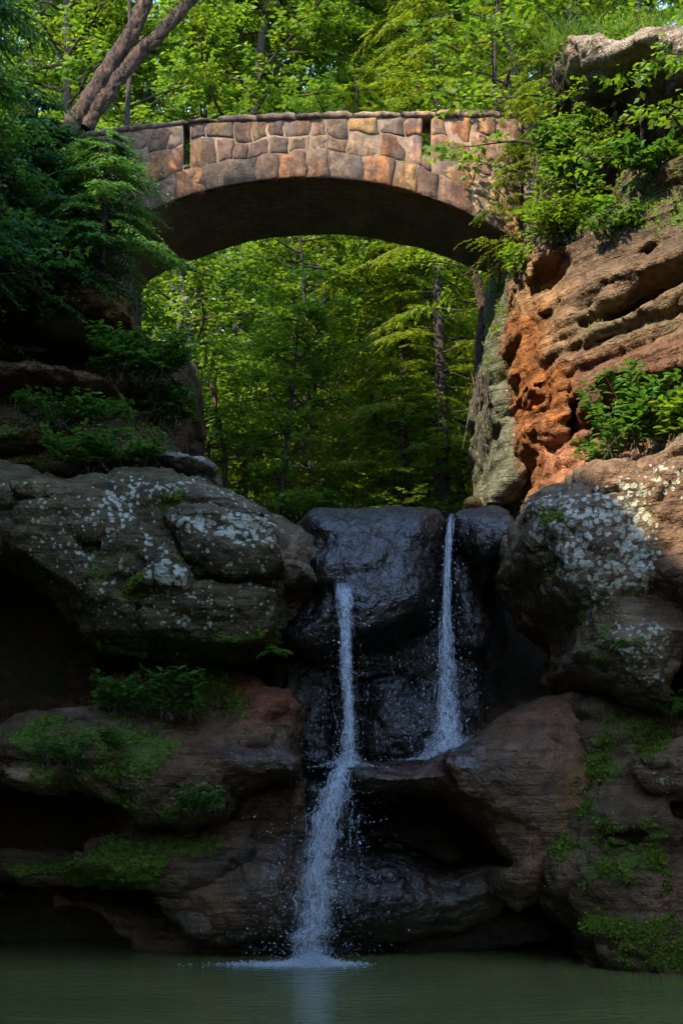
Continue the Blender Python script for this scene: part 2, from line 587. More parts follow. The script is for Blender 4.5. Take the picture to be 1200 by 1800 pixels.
# the wet cliff that the stream falls over
R = Rock(300, 1130, 840, 1760, 16.3, 24.4, 0.042)
R.add([(300, 948, 20.9), (700, 948, 20.9), (1125, 948, 20.9), (1125, 1750, 20.9), (300, 1750, 20.9)], bulge=0.1, r=0.5)     # core
R.add([(480, 925), (830, 925), (845, 1100), (850, 1380), (480, 1380)], D=19.7, bulge=0.15, r=0.5)                         # wall behind the strands
R.add([(522, 920), (545, 903), (580, 898), (640, 893), (700, 888), (762, 892), (780, 903), (786, 930), (782, 1000), (770, 1060), (762, 1092),
       (722, 1112), (690, 1132), (640, 1142), (560, 1160), (508, 1150), (500, 1120), (525, 1070), (545, 1040)], D=19.0, bulge=0.85, r=0.85, p=2.2, lean=0.22)
R.add([(545, 985), (575, 940), (640, 925), (700, 945), (745, 1000), (740, 1060), (700, 1100), (640, 1120), (600, 1100), (588, 1036), (560, 1036)], D=18.25, bulge=0.22, r=0.45, lean=0.3)
R.add([(792, 906), (815, 895), (880, 891), (930, 900), (965, 940), (940, 968), (880, 990), (850, 998), (828, 985), (800, 950)], D=18.9, bulge=0.45, r=0.6, lean=0.35)
R.add([(788, 915), (835, 980), (832, 1055), (848, 1080), (856, 1130), (840, 1150), (805, 1150), (788, 1105)], D=19.35, bulge=0.25, r=0.3)
R.add([(640, 1190), (700, 1180), (780, 1230), (820, 1250), (850, 1300), (800, 1350), (700, 1350), (640, 1345)], D=19.4, bulge=0.4, r=0.5)
R.add([(500, 1160), (560, 1170), (600, 1200), (610, 1300), (590, 1360), (500, 1360)], D=19.3, bulge=0.3, r=0.4)
# basin sill and the long smooth shoulder on the right
R.add([(598, 1352), (640, 1340), (690, 1346), (735, 1342), (790, 1326), (845, 1293), (880, 1262), (930, 1237), (1000, 1219), (1070, 1214),
       (1110, 1240), (1120, 1420), (1060, 1520), (1000, 1570), (900, 1600), (850, 1570), (842, 1510), (800, 1440), (740, 1400), (690, 1402), (640, 1402), (608, 1388)],
      D=18.1, bulge=1.25, r=1.15, lean=0.12, p=2.0)
R.add([(780, 1335), (860, 1300), (960, 1290), (1050, 1330), (1060, 1420), (960, 1450), (880, 1430), (800, 1390)], D=16.95, bulge=0.18, r=0.5)
# slope under the hollow, with the stream running down its left side
R.add([(470, 1540), (520, 1480), (575, 1468), (640, 1490), (710, 1500), (780, 1535), (850, 1515), (905, 1560), (880, 1606), (800, 1636), (700, 1650),
       (600, 1668), (500, 1668), (468, 1620)], D=18.6, bulge=0.85, r=0.9, lean=-0.05)
R.add([(545, 1375), (620, 1375), (640, 1480), (560, 1500), (520, 1500)], D=18.9, bulge=0.35, r=0.3)
R.add([(300, 1560), (350, 1510), (420, 1478), (500, 1470), (548, 1530), (540, 1620), (490, 1652), (400, 1650), (330, 1615)], D=18.3, bulge=0.75, r=0.7)
R.add([(330, 1600), (600, 1620), (1000, 1600), (1000, 1745), (330, 1745)], D=19.2, bulge=0.15, r=0.4)
R.carve([(625, 1418), (680, 1408), (740, 1408), (800, 1450), (838, 1512), (780, 1520), (700, 1480), (640, 1470)], 21.6)
R.carve([(840, 985), (905, 985), (960, 960), (1060, 980), (1060, 1210), (1000, 1215), (930, 1232), (885, 1255), (850, 1262), (858, 1140), (845, 1070)], 23.4)
R.carve([(610, 1660), (700, 1655), (830, 1640), (920, 1625), (1010, 1660), (1010, 1745), (610, 1745)], 22.5)
R.carve([(505, 1175), (585, 1175), (590, 1320), (520, 1320)], 19.5)
R.strata(0.05, 0.34, 3)
tag(R.build('wet_cliff', MAT['rock'], (0.055, 0.043, 0.033), [
    ('wet', EVERY, 0.15, 1), ('wet', [(640, 1340), (860, 1290), (1000, 1215), (1060, 1260), (960, 1420), (880, 1400), (700, 1400)], 0.50, 30), ('wet', [(500, 890), (930, 890), (960, 960), (860, 1010), (860, 1380), (480, 1380), (500, 1050)], 1.0, 30),
    ('wet', [(480, 1340), (760, 1330), (860, 1330), (800, 1345), (790, 1400), (700, 1410), (640, 1420), (850, 1500), (850, 1600), (600, 1720), (380, 1720), (440, 1500)], 0.95, 45),
    ('tint', [(640, 1360), (800, 1325), (880, 1262), (1000, 1200), (1120, 1220), (1130, 1460), (1000, 1580), (880, 1590), (830, 1420), (700, 1390)], (0.26, 0.115, 0.048), 30),
    ('tint', [(820, 1330), (900, 1300), (1000, 1330), (1010, 1500), (900, 1480)], (0.20, 0.12, 0.062), 40),
    ('tint', [(300, 1480), (520, 1460), (560, 1560), (480, 1660), (300, 1660)], (0.21, 0.12, 0.065), 35),
    ('tint', [(760, 1500), (920, 1500), (900, 1620), (700, 1640)], (0.17, 0.12, 0.075), 50),
    ('tint', [(860, 880), (960, 880), (960, 990), (860, 1000)], (0.14, 0.12, 0.10), 30),
    ('tint', [(330, 1640), (500, 1640), (520, 1720), (330, 1720)], (0.12, 0.07, 0.035), 30),
    ('moss', [(960, 1300), (1130, 1220), (1130, 1600), (930, 1600), (1000, 1440)], 0.55, 50),
    ('moss', [(300, 1470), (420, 1470), (380, 1540), (300, 1560)], 0.6, 40),
], rough=0.07, band=0.012, crack=0.035), 'dark wet sandstone cliff that the two white strands of water fall over', 'cliff')

# the big lichen boulder left of the falls
R = Rock(-330, 600, 790, 1200, 15.9, 21.2, 0.041)
R.add([(-330, 830), (-100, 812), (0, 812), (100, 832), (220, 834), (300, 828), (360, 845), (420, 872), (480, 900), (520, 925), (545, 940), (552, 1000), (556, 1035),
       (530, 1040), (520, 1070), (500, 1115), (470, 1140), (400, 1165), (330, 1170), (280, 1160), (200, 1150), (150, 1120), (110, 1070), (60, 1020), (0, 985), (-330, 960)],
      D=18.4, bulge=1.35, r=1.5, lean=0.16)
R.add([(170, 850), (300, 840), (400, 872), (470, 905), (400, 900), (300, 888), (200, 905)], D=17.3, bulge=0.15, r=0.35, lean=0.3)
R.add([(280, 905), (310, 890), (380, 898), (465, 912), (492, 945), (502, 985), (480, 1008), (430, 1015), (380, 1012), (340, 990), (295, 945)], D=17.05, bulge=0.38, r=0.5, lean=0.2)
R.add([(300, 893), (390, 893), (460, 906), (480, 925), (380, 925), (300, 920)], D=16.9, bulge=0.2, r=0.3, lean=0.4)
R.add([(375, 950), (420, 930), (480, 940), (492, 960), (430, 975), (380, 965)], D=16.75, bulge=0.12, r=0.2)
R.add([(225, 1035), (285, 948), (340, 1008), (345, 1040)], D=17.0, bulge=0.25, r=0.3, lean=0.3)
R.add([(330, 1025), (440, 1020), (495, 1030), (490, 1090), (460, 1125), (340, 1130), (250, 1120), (240, 1050)], D=17.15, bulge=0.3, r=0.5, lean=-0.2)
R.add([(20, 850), (160, 860), (240, 900), (250, 1000), (180, 1060), (80, 1000), (0, 950)], D=17.2, bulge=0.22, r=0.6)
R.carve([(340, 1015), (420, 1018), (490, 1012), (500, 1024), (420, 1030), (350, 1026)], 17.3, 0.06)
R.carve([(288, 930), (300, 928), (345, 1005), (335, 1018)], 17.2, 0.06)
R.carve([(155, 962), (190, 960), (188, 975), (160, 976)], 17.3, 0.05)
R.carve([(-20, 872), (60, 880), (110, 890), (60, 892), (-20, 884)], 17.4, 0.05)
R.carve([(500, 1040), (556, 1035), (556, 1200), (480, 1200), (500, 1110)], 18.6, 0.08)
R.strata(0.06, 0.30, 5)
tag(R.build('lichen_boulder', MAT['rock'], (0.110, 0.090, 0.045), [
    ('tint', [(-300, 800), (160, 820), (170, 900), (60, 930), (-300, 950)], (0.145, 0.115, 0.055), 40),
    ('tint', [(490, 920), (570, 930), (570, 1060), (520, 1040)], (0.22, 0.165, 0.115), 18),
    ('tint', [(330, 850), (440, 880), (440, 900), (350, 880)], (0.2, 0.155, 0.11), 20),
    ('lichen', [(-20, 830), (520, 830), (500, 1130), (200, 1130), (60, 1020)], 0.58, 40),
    ('lichen', [(165, 845), (250, 840), (260, 930), (200, 960), (150, 930)], 0.85, 25),
    ('lichen', [(290, 885), (480, 895), (500, 965), (380, 960), (300, 930)], 0.95, 22),
    ('lichen', [(235, 1025), (285, 945), (340, 1010), (330, 1040)], 1.0, 14),
    ('lichen', [(160, 830), (360, 835), (420, 890), (200, 870)], 0.8, 25),
    ('moss', [(230, 840), (350, 850), (330, 900), (260, 905)], 0.62, 25),
    ('moss', [(60, 900), (330, 960), (340, 1140), (150, 1140)], 0.50, 50),
    ('moss', [(290, 940), (360, 950), (370, 1010), (300, 1000)], 0.55, 25),
    ('moss', [(150, 1090), (520, 1090), (520, 1190), (150, 1190)], 0.72, 30),
], rough=0.075, band=0.02, seed=4.4, crack=0.07), 'huge rounded boulder blotched with white lichen beside the falls', 'boulder')

# mossy ledges low on the left
R = Rock(-330, 560, 1130, 1740, 15.9, 24.4, 0.042)
R.add([(-330, 1120, 21.6), (560, 1120, 21.6), (560, 1740, 21.6), (-330, 1740, 21.6)], bulge=0.05, r=0.3)
R.add([(160, 1260), (190, 1195), (260, 1180), (330, 1190), (400, 1165), (430, 1180), (470, 1215), (440, 1290), (300, 1300), (180, 1290)], D=18.9, bulge=0.5, r=0.6, lean=0.25)
R.add([(-330, 1300), (-60, 1290), (0, 1272), (60, 1252), (100, 1247), (225, 1245), (262, 1262), (330, 1272), (400, 1262), (428, 1222), (470, 1208), (506, 1212), (522, 1240),
       (520, 1300), (532, 1345), (520, 1368), (470, 1366), (430, 1392), (395, 1440), (330, 1462), (250, 1452), (196, 1405), (140, 1388), (60, 1374), (-60, 1372), (-330, 1380)],
      D=17.9, bulge=0.95, r=1.0, lean=0.25)
R.add([(390, 1320), (440, 1305), (500, 1318), (528, 1330), (525, 1362), (470, 1362), (420, 1365)], D=17.35, bulge=0.25, r=0.3, lean=0.3)
R.add([(0, 1350), (60, 1342), (95, 1358), (90, 1385), (20, 1385)], D=17.2, bulge=0.25, r=0.3)
R.add([(110, 1520), (160, 1485), (250, 1468), (340, 1462), (400, 1440), (450, 1450), (470, 1500), (400, 1545), (330, 1575), (260, 1560), (180, 1545)], D=18.1, bulge=0.6, r=0.6, lean=0.35)
R.add([(-330, 1505), (-40, 1500), (120, 1505), (260, 1540), (240, 1560), (100, 1548), (-330, 1548)], D=18.7, bulge=0.25, r=0.3)
R.add([(300, 1545), (400, 1525), (470, 1500), (480, 1640), (400, 1660), (330, 1640), (280, 1580)], D=18.2, bulge=0.4, r=0.5)
R.add([(-330, 1560), (-50, 1570), (150, 1585), (270, 1620), (400, 1640), (420, 1740), (-330, 1740)], D=19.2, bulge=0.3, r=0.5)
R.carve([(-330, 1130), (140, 1130), (160, 1170), (165, 1238), (100, 1243), (60, 1250), (0, 1270), (-330, 1296)], 23.6)
R.carve([(-330, 1395), (130, 1398), (190, 1425), (190, 1462), (130, 1490), (0, 1496), (-330, 1494)], 23.4)
R.carve([(360, 1130), (440, 1140), (500, 1160), (500, 1200), (440, 1205), (420, 1160), (370, 1165)], 20.0)
R.carve([(-330, 1560), (150, 1560), (250, 1580), (330, 1640), (350, 1745), (-330, 1745)], 23.4)
R.add([(200, 1405), (300, 1420), (540, 1360), (550, 1495), (400, 1490), (220, 1480)], D=18.7, bulge=0.25, r=0.3)
R.strata(0.06, 0.28, 8)
tag(R.build('mossy_ledge', MAT['rock'], (0.125, 0.075, 0.038), [
    ('tint', [(100, 1240), (240, 1240), (250, 1262), (100, 1262)], (0.22, 0.13, 0.10), 10),
    ('tint', [(270, 1250), (540, 1200), (540, 1380), (300, 1340)], (0.19, 0.105, 0.055), 25),
    ('tint', [(400, 1200), (530, 1200), (530, 1270), (420, 1260)], (0.24, 0.085, 0.04), 18),
    ('tint', [(0, 1340), (110, 1345), (110, 1390), (0, 1390)], (0.24, 0.165, 0.08), 10),
    ('tint', [(300, 1540), (480, 1480), (500, 1660), (320, 1660)], (0.17, 0.12, 0.085), 25),
    ('wet', [(380, 1310), (540, 1300), (540, 1380), (420, 1370)], 0.8, 20),
    ('wet', [(380, 1500), (500, 1480), (500, 1680), (400, 1680)], 0.6, 30),
    ('moss', [(60, 1255), (280, 1265), (330, 1300), (270, 1400), (400, 1380), (400, 1450), (220, 1460), (60, 1380), (0, 1300)], 0.78, 25),
    ('moss', [(160, 1180), (420, 1160), (440, 1260), (300, 1280), (160, 1260)], 0.85, 25),
    ('moss', [(100, 1530), (180, 1470), (370, 1450), (400, 1500), (300, 1520), (230, 1600), (110, 1560)], 1.0, 20),
    ('moss', [(220, 1500), (330, 1520), (320, 1640), (220, 1640)], 0.5, 40),
    ('moss', [(-330, 1500), (140, 1500), (140, 1560), (-330, 1560)], 0.75, 25),
    ('lichen', [(140, 1260), (230, 1255), (220, 1300), (150, 1300)], 0.55, 20),
], rough=0.075, band=0.025, seed=9.1, crack=0.07), 'tiered mossy rock ledges along the pool beneath the boulder', 'rock ledge')

# lichen boulder on the right, above its undercut
R = Rock(880, 1420, 740, 1280, 13.9, 19.6, 0.038)
R.add([(918, 895), (950, 872), (995, 862), (1000, 835), (1030, 818), (1080, 812), (1130, 812), (1165, 800), (1190, 765), (1230, 745), (1420, 740), (1420, 1120),
       (1200, 1105), (1120, 1095), (1040, 1110), (1010, 1092), (985, 1060), (950, 1010), (925, 980), (912, 950)], D=16.7, bulge=0.9, r=0.62, lean=0.05)
R.add([(1030, 850), (1060, 825), (1140, 815), (1150, 900), (1080, 905), (1020, 890)], D=16.2, bulge=0.2, r=0.3)
R.add([(920, 900), (990, 865), (1050, 900), (1000, 930), (940, 930)], D=16.55, bulge=0.2, r=0.3)
R.add([(1140, 830), (1200, 800), (1420, 780), (1420, 1100), (1200, 1060), (1140, 1000), (1130, 900)], D=15.75, bulge=0.3, r=0.5)
R.add([(1165, 800), (1190, 765), (1230, 745), (1420, 740), (1420, 815), (1200, 820)], D=15.8, bulge=0.45, r=0.4)
R.add([(985, 940), (1060, 905), (1130, 930), (1140, 1010), (1090, 1070), (1030, 1060), (990, 1000)], D=16.0, bulge=0.2, r=0.45)
R.add([(1018, 1118), (1050, 1092), (1110, 1078), (1170, 1078), (1215, 1095), (1420, 1100), (1420, 1160), (1240, 1150), (1195, 1165), (1172, 1205), (1176, 1248), (1140, 1240), (1105, 1222),
       (1080, 1195), (1040, 1170), (1018, 1150)], D=16.5, bulge=0.72, r=0.45, lean=-0.10)
R.add([(1060, 1120), (1150, 1085), (1200, 1100), (1180, 1150), (1100, 1150)], D=15.9, bulge=0.2, r=0.3)
R.carve([(1180, 1165), (1240, 1150), (1420, 1160), (1420, 1280), (1176, 1280), (1172, 1215)], 17.6, 0.05)
R.add([(1020, 1040), (1100, 1030), (1260, 1040), (1260, 1140), (1180, 1140), (1060, 1150), (1025, 1110)], D=16.35, bulge=0.4, r=0.35)
R.carve([(1030, 872), (1075, 868), (1080, 880), (1035, 884)], 16.2, 0.05)
R.strata(0.08, 0.22, 11)
tag(R.build('spotted_boulder', MAT['rock'], (0.215, 0.155, 0.100), [
    ('tint', [(1150, 800), (1300, 780), (1300, 1100), (1150, 1090)], (0.175, 0.11, 0.066), 20),
    ('tint', [(1020, 800), (1160, 800), (1160, 870), (1020, 870)], (0.185, 0.118, 0.07), 15),
    ('tint', [(1010, 1090), (1200, 1080), (1200, 1250), (1010, 1250)], (0.20, 0.15, 0.095), 20),
    ('lichen', [(915, 880), (1160, 820), (1160, 1000), (1040, 1100), (930, 980)], 0.90, 25),
    ('lichen', [(1060, 900), (1150, 890), (1150, 1060), (1050, 1040)], 1.0, 25),
    ('lichen', [(1130, 800), (1220, 800), (1220, 880), (1140, 870)], 0.85, 20),
    ('lichen', [(1040, 1090), (1190, 1080), (1170, 1240), (1100, 1200)], 0.75, 20),
    ('moss', [(915, 885), (1000, 880), (1000, 940), (930, 930)], 0.6, 20),
    ('moss', [(920, 960), (990, 970), (1050, 1080), (1010, 1100)], 0.5, 20),
    ('moss', [(1015, 1095), (1090, 1090), (1090, 1200), (1030, 1180)], 0.6, 20),
    ('moss', [(1150, 1050), (1300, 1050), (1300, 1100), (1150, 1095)], 0.4, 20),
], rough=0.075, band=0.025, seed=15.2, crack=0.07), 'brown boulder speckled with pale lichen, overhanging the hollow', 'boulder')

# mossy bank low on the right
R = Rock(900, 1420, 1180, 1760, 14.2, 19.6, 0.040)
R.add([(1005, 1228), (1060, 1214), (1130, 1232), (1230, 1240), (1420, 1235), (1420, 1740), (1150, 1740), (1085, 1710), (1045, 1690), (1032, 1650), (985, 1600), (955, 1555), (955, 1500),
       (985, 1420), (1000, 1330)], D=17.2, bulge=1.1, r=1.1, lean=0.28)
R.add([(1050, 1420), (1130, 1400), (1250, 1390), (1250, 1480), (1150, 1500), (1060, 1480)], D=16.2, bulge=0.3, r=0.4)
R.add([(1120, 1330), (1200, 1300), (1420, 1300), (1420, 1410), (1180, 1405), (1130, 1370)], D=16.1, bulge=0.35, r=0.35)
R.add([(1040, 1580), (1150, 1560), (1420, 1560), (1420, 1740), (1150, 1740), (1085, 1705), (1045, 1680)], D=16.4, bulge=0.55, r=0.6, lean=0.2)
R.carve([(1140, 1415), (1210, 1408), (1420, 1410), (1420, 1450), (1200, 1452), (1150, 1440)], 17.0, 0.08)
R.carve([(1050, 1470), (1100, 1462), (1150, 1468), (1100, 1482)], 16.4, 0.08)
R.strata(0.07, 0.24, 14)
tag(R.build('mossy_bank', MAT['rock'], (0.13, 0.085, 0.042), [
    ('tint', [(1120, 1300), (1300, 1300), (1300, 1420), (1120, 1400)], (0.22, 0.14, 0.085), 20),
    ('tint', [(1130, 1530), (1190, 1540), (1190, 1640), (1150, 1640)], (0.19, 0.10, 0.06), 12),
    ('wet', [(980, 1200), (1050, 1200), (1050, 1420), (980, 1420)], 0.5, 30),
    ('moss', [(1030, 1230), (1200, 1250), (1200, 1330), (1110, 1350), (1060, 1480), (1000, 1500), (990, 1420), (1040, 1330)], 0.66, 30),
    ('moss', [(960, 1470), (1100, 1400), (1200, 1440), (1200, 1580), (1050, 1580), (960, 1560)], 0.58, 30),
    ('moss', [(1000, 1590), (1200, 1600), (1300, 1720), (1080, 1720)], 0.70, 30),
    ('lichen', [(1140, 1350), (1210, 1340), (1210, 1400), (1150, 1400)], 0.6, 15),
], rough=0.085, band=0.02, seed=21.0, crack=0.08), 'bulging bank of rock under bright green moss at the pool edge', 'rock bank')

# sunlit cliff, upper right
R = Rock(830, 1440, 20, 920, 15.2, 24.6, 0.045)
R.add([(900, 120, 22.4), (1440, 120, 21.4), (1440, 900, 21.4), (900, 900, 22.4)], bulge=0.05, r=0.3)
R.add([(905, 610, 20.2), (902, 560, 20.2), (908, 490, 20.2), (925, 445, 20.0), (985, 412, 19.6), (1040, 392, 19.2), (1080, 362, 18.8), (1200, 350, 17.9), (1440, 330, 16.4), (1440, 915, 16.4), (1180, 915, 18.0),
       (1000, 915, 19.4), (925, 905, 19.9), (955, 850, 19.8), (952, 790, 19.8), (930, 740, 20.0), (906, 695, 20.1)], bulge=0.55, r=0.8)
R.add([(955, 560, 19.4), (1000, 495, 19.1), (1060, 470, 18.6), (1130, 455, 18.1), (1200, 415, 17.6), (1440, 330, 16.2), (1440, 420, 16.2), (1200, 500, 17.6), (1120, 535, 18.2), (1050, 560, 18.7), (1005, 600, 19.0), (965, 610, 19.3)], bulge=0.38, r=0.4)
R.add([(1000, 600, 18.9), (1050, 575, 18.6), (1140, 535, 18.0), (1200, 505, 17.5), (1440, 430, 16.0), (1440, 470, 16.0), (1200, 548, 17.5), (1150, 560, 17.9), (1060, 600, 18.5), (1010, 622, 18.8)], bulge=0.35, r=0.3)
R.add([(1005, 690, 18.9), (1030, 645, 18.7), (1090, 628, 18.3), (1140, 605, 17.9), (1200, 568, 17.5), (1440, 480, 16.0), (1440, 700, 16.0), (1200, 740, 17.5), (1100, 790, 18.2), (1010, 790, 18.8)], bulge=0.55, r=0.6)
R.add([(905, 690, 19.8), (925, 668, 19.7), (955, 672, 19.5), (975, 700, 19.4), (965, 728, 19.4), (935, 738, 19.6)], bulge=0.45, r=0.28)
R.add([(935, 738, 19.6), (965, 722, 19.4), (1000, 740, 19.2), (1005, 775, 19.2), (970, 790, 19.4), (940, 770, 19.6)], bulge=0.40, r=0.25)
R.add([(960, 665, 19.4), (1000, 645, 19.1), (1010, 690, 19.0), (1000, 735, 19.1), (975, 720, 19.3)], bulge=0.38, r=0.25)
R.add([(945, 625, 19.5), (975, 605, 19.3), (1002, 622, 19.1), (998, 650, 19.1), (960, 655, 19.4)], bulge=0.38, r=0.25)
R.add([(965, 810, 19.4), (1010, 780, 19.0), (1080, 800, 18.4), (1130, 815, 18.0), (1100, 860, 18.0), (1000, 880, 18.9), (950, 880, 19.5)], bulge=0.3, r=0.35)
R.carve([(1005, 625, 20.0), (1060, 602, 19.8), (1150, 562, 19.4), (1200, 548, 19.2), (1440, 475, 18.5), (1440, 500, 18.5), (1200, 565, 19.2), (1140, 603, 19.4), (1090, 626, 19.7), (1030, 643, 19.9)], 19.5, 0.1)
R.carve([(1030, 515, 19.0), (1100, 490, 18.8), (1130, 462, 18.5), (1140, 468, 18.5), (1110, 505, 18.8), (1050, 530, 19.0)], 18.9, 0.06)
R.carve([(1010, 580, 19.0), (1080, 545, 18.6), (1190, 512, 18.2), (1190, 522, 18.2), (1090, 558, 18.6), (1020, 592, 19.0)], 18.6, 0.06)
R.carve([(922, 492, 20.4), (975, 478, 20.0), (985, 500, 20.0), (960, 530, 20.1), (930, 540, 20.3)], 20.1, 0.1)
R.carve([(975, 735, 20.2), (1008, 740, 19.9), (1012, 800, 19.9), (985, 805, 20.1), (970, 780, 20.2)], 20.0, 0.08)
R.carve([(915, 735, 20.4), (940, 745, 20.3), (945, 760, 20.3), (920, 752, 20.4)], 20.3, 0.05)
R.carve([(1015, 720, 19.6), (1130, 730, 19.3), (1200, 760, 18.9), (1120, 800, 19.0), (1020, 800, 19.5)], 19.3, 0.15)
# ledge stones in the dark alcove and the slab at the top
R.add([(1075, 318, 18.9), (1100, 300, 18.7), (1140, 288, 18.4), (1160, 276, 18.2), (1200, 270, 18.0), (1440, 262, 16.6), (1440, 360, 16.6), (1200, 372, 18.0), (1090, 375, 18.8)], bulge=0.45, r=0.4)
R.add([(1030, 232, 19.9), (1100, 205, 19.3), (1200, 192, 18.5), (1440, 180, 17.5), (1440, 212, 17.5), (1200, 232, 18.5), (1100, 246, 19.3)], bulge=0.4, r=0.3)
R.add([(968, 96, 19.2), (990, 76, 19.0), (1050, 66, 18.6), (1130, 62, 18.0), (1200, 58, 17.6), (1440, 50, 16.4), (1440, 118, 16.4), (1200, 116, 17.6), (1120, 106, 18.1), (1040, 116, 18.6), (990, 120, 19.0)], bulge=0.45, r=0.3)
R.carve([(870, 112, 24.2), (935, 122, 24.0), (1440, 128, 23.2), (1440, 176, 23.2), (1200, 186, 23.2), (1030, 225, 23.6), (980, 330, 23.8), (880, 350, 24.2)], 23.8, 0.1)
R.carve([(960, 250, 23.8), (1100, 250, 23.4), (1440, 222, 23.0), (1440, 258, 23.0), (1190, 268, 23.2), (1070, 310, 23.4), (1060, 360, 23.4), (985, 395, 23.6), (950, 380, 23.8)], 23.5, 0.1)
R.carve([(1085, 378, 20.5), (1200, 374, 20.0), (1440, 355, 19.0), (1440, 392, 19.0), (1200, 402, 20.0), (1110, 398, 20.4)], 20.0, 0.08)
R.strata(0.20, 0.17, 17)
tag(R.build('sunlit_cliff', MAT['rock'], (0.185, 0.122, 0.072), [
    ('tint', [(880, 480), (985, 440), (1000, 520), (960, 640), (900, 640)], (0.29, 0.175, 0.08), 30),
    ('tint', [(890, 560), (950, 540), (960, 640), (1015, 640), (1015, 830), (930, 860), (890, 700)], (0.27, 0.105, 0.027), 18),
    ('tint', [(1000, 610), (1440, 480), (1440, 760), (1010, 760)], (0.165, 0.088, 0.048), 20),
    ('tint', [(940, 760), (1120, 780), (1120, 860), (940, 890)], (0.33, 0.15, 0.075), 20),
    ('tint', [(1010, 540), (1200, 500), (1200, 580), (1010, 620)], (0.20, 0.15, 0.085), 16),
    ('tint', [(1000, 380), (1440, 330), (1440, 430), (1000, 470)], (0.105, 0.075, 0.044), 30),  # upper slope below the lip: shade put into a darker tint
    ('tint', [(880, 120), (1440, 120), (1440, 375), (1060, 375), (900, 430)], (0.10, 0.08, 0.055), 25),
    ('tint', [(1060, 270), (1440, 260), (1440, 320), (1060, 330)], (0.12, 0.085, 0.05), 14),  # rock lip: dark mossy stone, with its shade also put into the tint
    ('tint', [(940, 40), (1440, 40), (1440, 125), (960, 125)], (0.33, 0.27, 0.20), 15),
    ('lichen', [(1000, 60), (1440, 50), (1440, 110), (1010, 115)], 0.55, 15),
    ('lichen', [(920, 400), (1080, 380), (1080, 430), (940, 470)], 0.45, 20),
    ('moss', [(900, 380), (1060, 340), (1060, 420), (930, 440)], 0.75, 25),
    ('moss', [(1060, 270), (1440, 265), (1440, 440), (1090, 420)], 0.62, 25),
    ('moss', [(900, 440), (960, 470), (960, 560), (900, 540)], 0.35, 20),
    ('moss', [(1010, 545), (1200, 530), (1200, 580), (1010, 600)], 0.45, 16),
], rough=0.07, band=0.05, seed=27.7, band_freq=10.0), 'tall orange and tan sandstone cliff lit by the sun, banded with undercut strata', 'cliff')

# grey-green buttress under the right end of the bridge
R = Rock(800, 1010, 380, 930, 19.0, 24.5, 0.045)
R.add([(842, 905), (848, 850), (866, 790), (872, 740), (862, 690), (846, 645), (858, 590), (880, 545), (893, 500), (885, 470), (880, 400), (1000, 400), (1000, 905)], D=21.6, bulge=0.5, r=0.6, lean=-0.08)
R.add([(858, 690), (890, 668), (920, 690), (905, 760), (870, 750)], D=21.0, bulge=0.25, r=0.35)
R.add([(875, 780), (915, 700), (940, 740), (950, 830), (910, 860), (880, 890), (850, 895)], D=21.0, bulge=0.35, r=0.4)
R.carve([(915, 830), (945, 808), (960, 815), (955, 840), (920, 868), (905, 872)], 21.2, 0.08)
R.strata(0.06, 0.3, 20)
tag(R.build('buttress_rock', MAT['rock'], (0.13, 0.14, 0.09), [
    ('tint', [(890, 600), (960, 600), (960, 900), (930, 900)], (0.30, 0.15, 0.08), 20),
    ('moss', [(840, 480), (920, 480), (910, 690), (840, 690)], 0.55, 20),
    ('lichen', [(850, 680), (950, 680), (950, 860), (850, 880)], 0.3, 20),
], rough=0.06, band=0.02, seed=33.0), 'grey-green rock buttress holding up one end of the bridge above the lip', 'rock')

# dark stepped cliff, upper left
R = Rock(-330, 400, 380, 850, 17.6, 23.1, 0.045)
R.add([(-330, 400, 22.6), (150, 410, 22.6), (232, 520, 22.6), (236, 570, 22.6), (262, 592, 22.6), (322, 606, 22.6), (330, 650, 22.6), (330, 840, 22.6), (-330, 840, 22.6)], bulge=0.05, r=0.3)
R.add([(-330, 470), (0, 475), (110, 480), (170, 500), (228, 530), (238, 578), (195, 575), (140, 548), (60, 520), (-330, 510)], D=20.6, bulge=0.45, r=0.4, lean=0.4)
R.add([(-330, 640), (0, 636), (60, 640), (130, 655), (178, 662), (212, 682), (212, 694), (130, 680), (60, 672), (-330, 676)], D=20.2, bulge=0.5, r=0.3, lean=0.4)
R.add([(200, 650), (250, 620), (300, 612), (326, 625), (332, 690), (300, 700), (215, 700)], D=20.9, bulge=0.4, r=0.4)
R.add([(285, 690), (332, 680), (334, 840), (290, 840)], D=21.6, bulge=0.2, r=0.3)
R.add([(-330, 745), (-50, 740), (80, 752), (150, 765), (180, 775), (172, 800), (80, 790), (-330, 785)], D=19.8, bulge=0.45, r=0.3, lean=0.4)
R.add([(60, 730), (200, 725), (290, 745), (320, 800), (330, 850), (-100, 850), (100, 800)], D=20.6, bulge=0.6, r=0.5, lean=0.7)
R.add([(-330, 690), (100, 705), (210, 720), (280, 730), (280, 760), (-330, 750)], D=20.9, bulge=0.3, r=0.3, lean=0.5)
R.strata(0.09, 0.26, 23)
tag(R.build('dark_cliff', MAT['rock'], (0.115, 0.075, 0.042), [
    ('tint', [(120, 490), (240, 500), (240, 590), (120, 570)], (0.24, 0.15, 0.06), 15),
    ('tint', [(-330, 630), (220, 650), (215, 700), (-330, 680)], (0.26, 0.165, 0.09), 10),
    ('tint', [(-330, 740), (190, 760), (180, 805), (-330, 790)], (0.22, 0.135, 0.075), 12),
    ('moss', [(-330, 690), (280, 690), (330, 840), (-330, 840)], 0.55, 25),
], rough=0.05, band=0.03, seed=39.0), 'shadowed stepped cliff of overhanging ledges below the bridge', 'cliff')

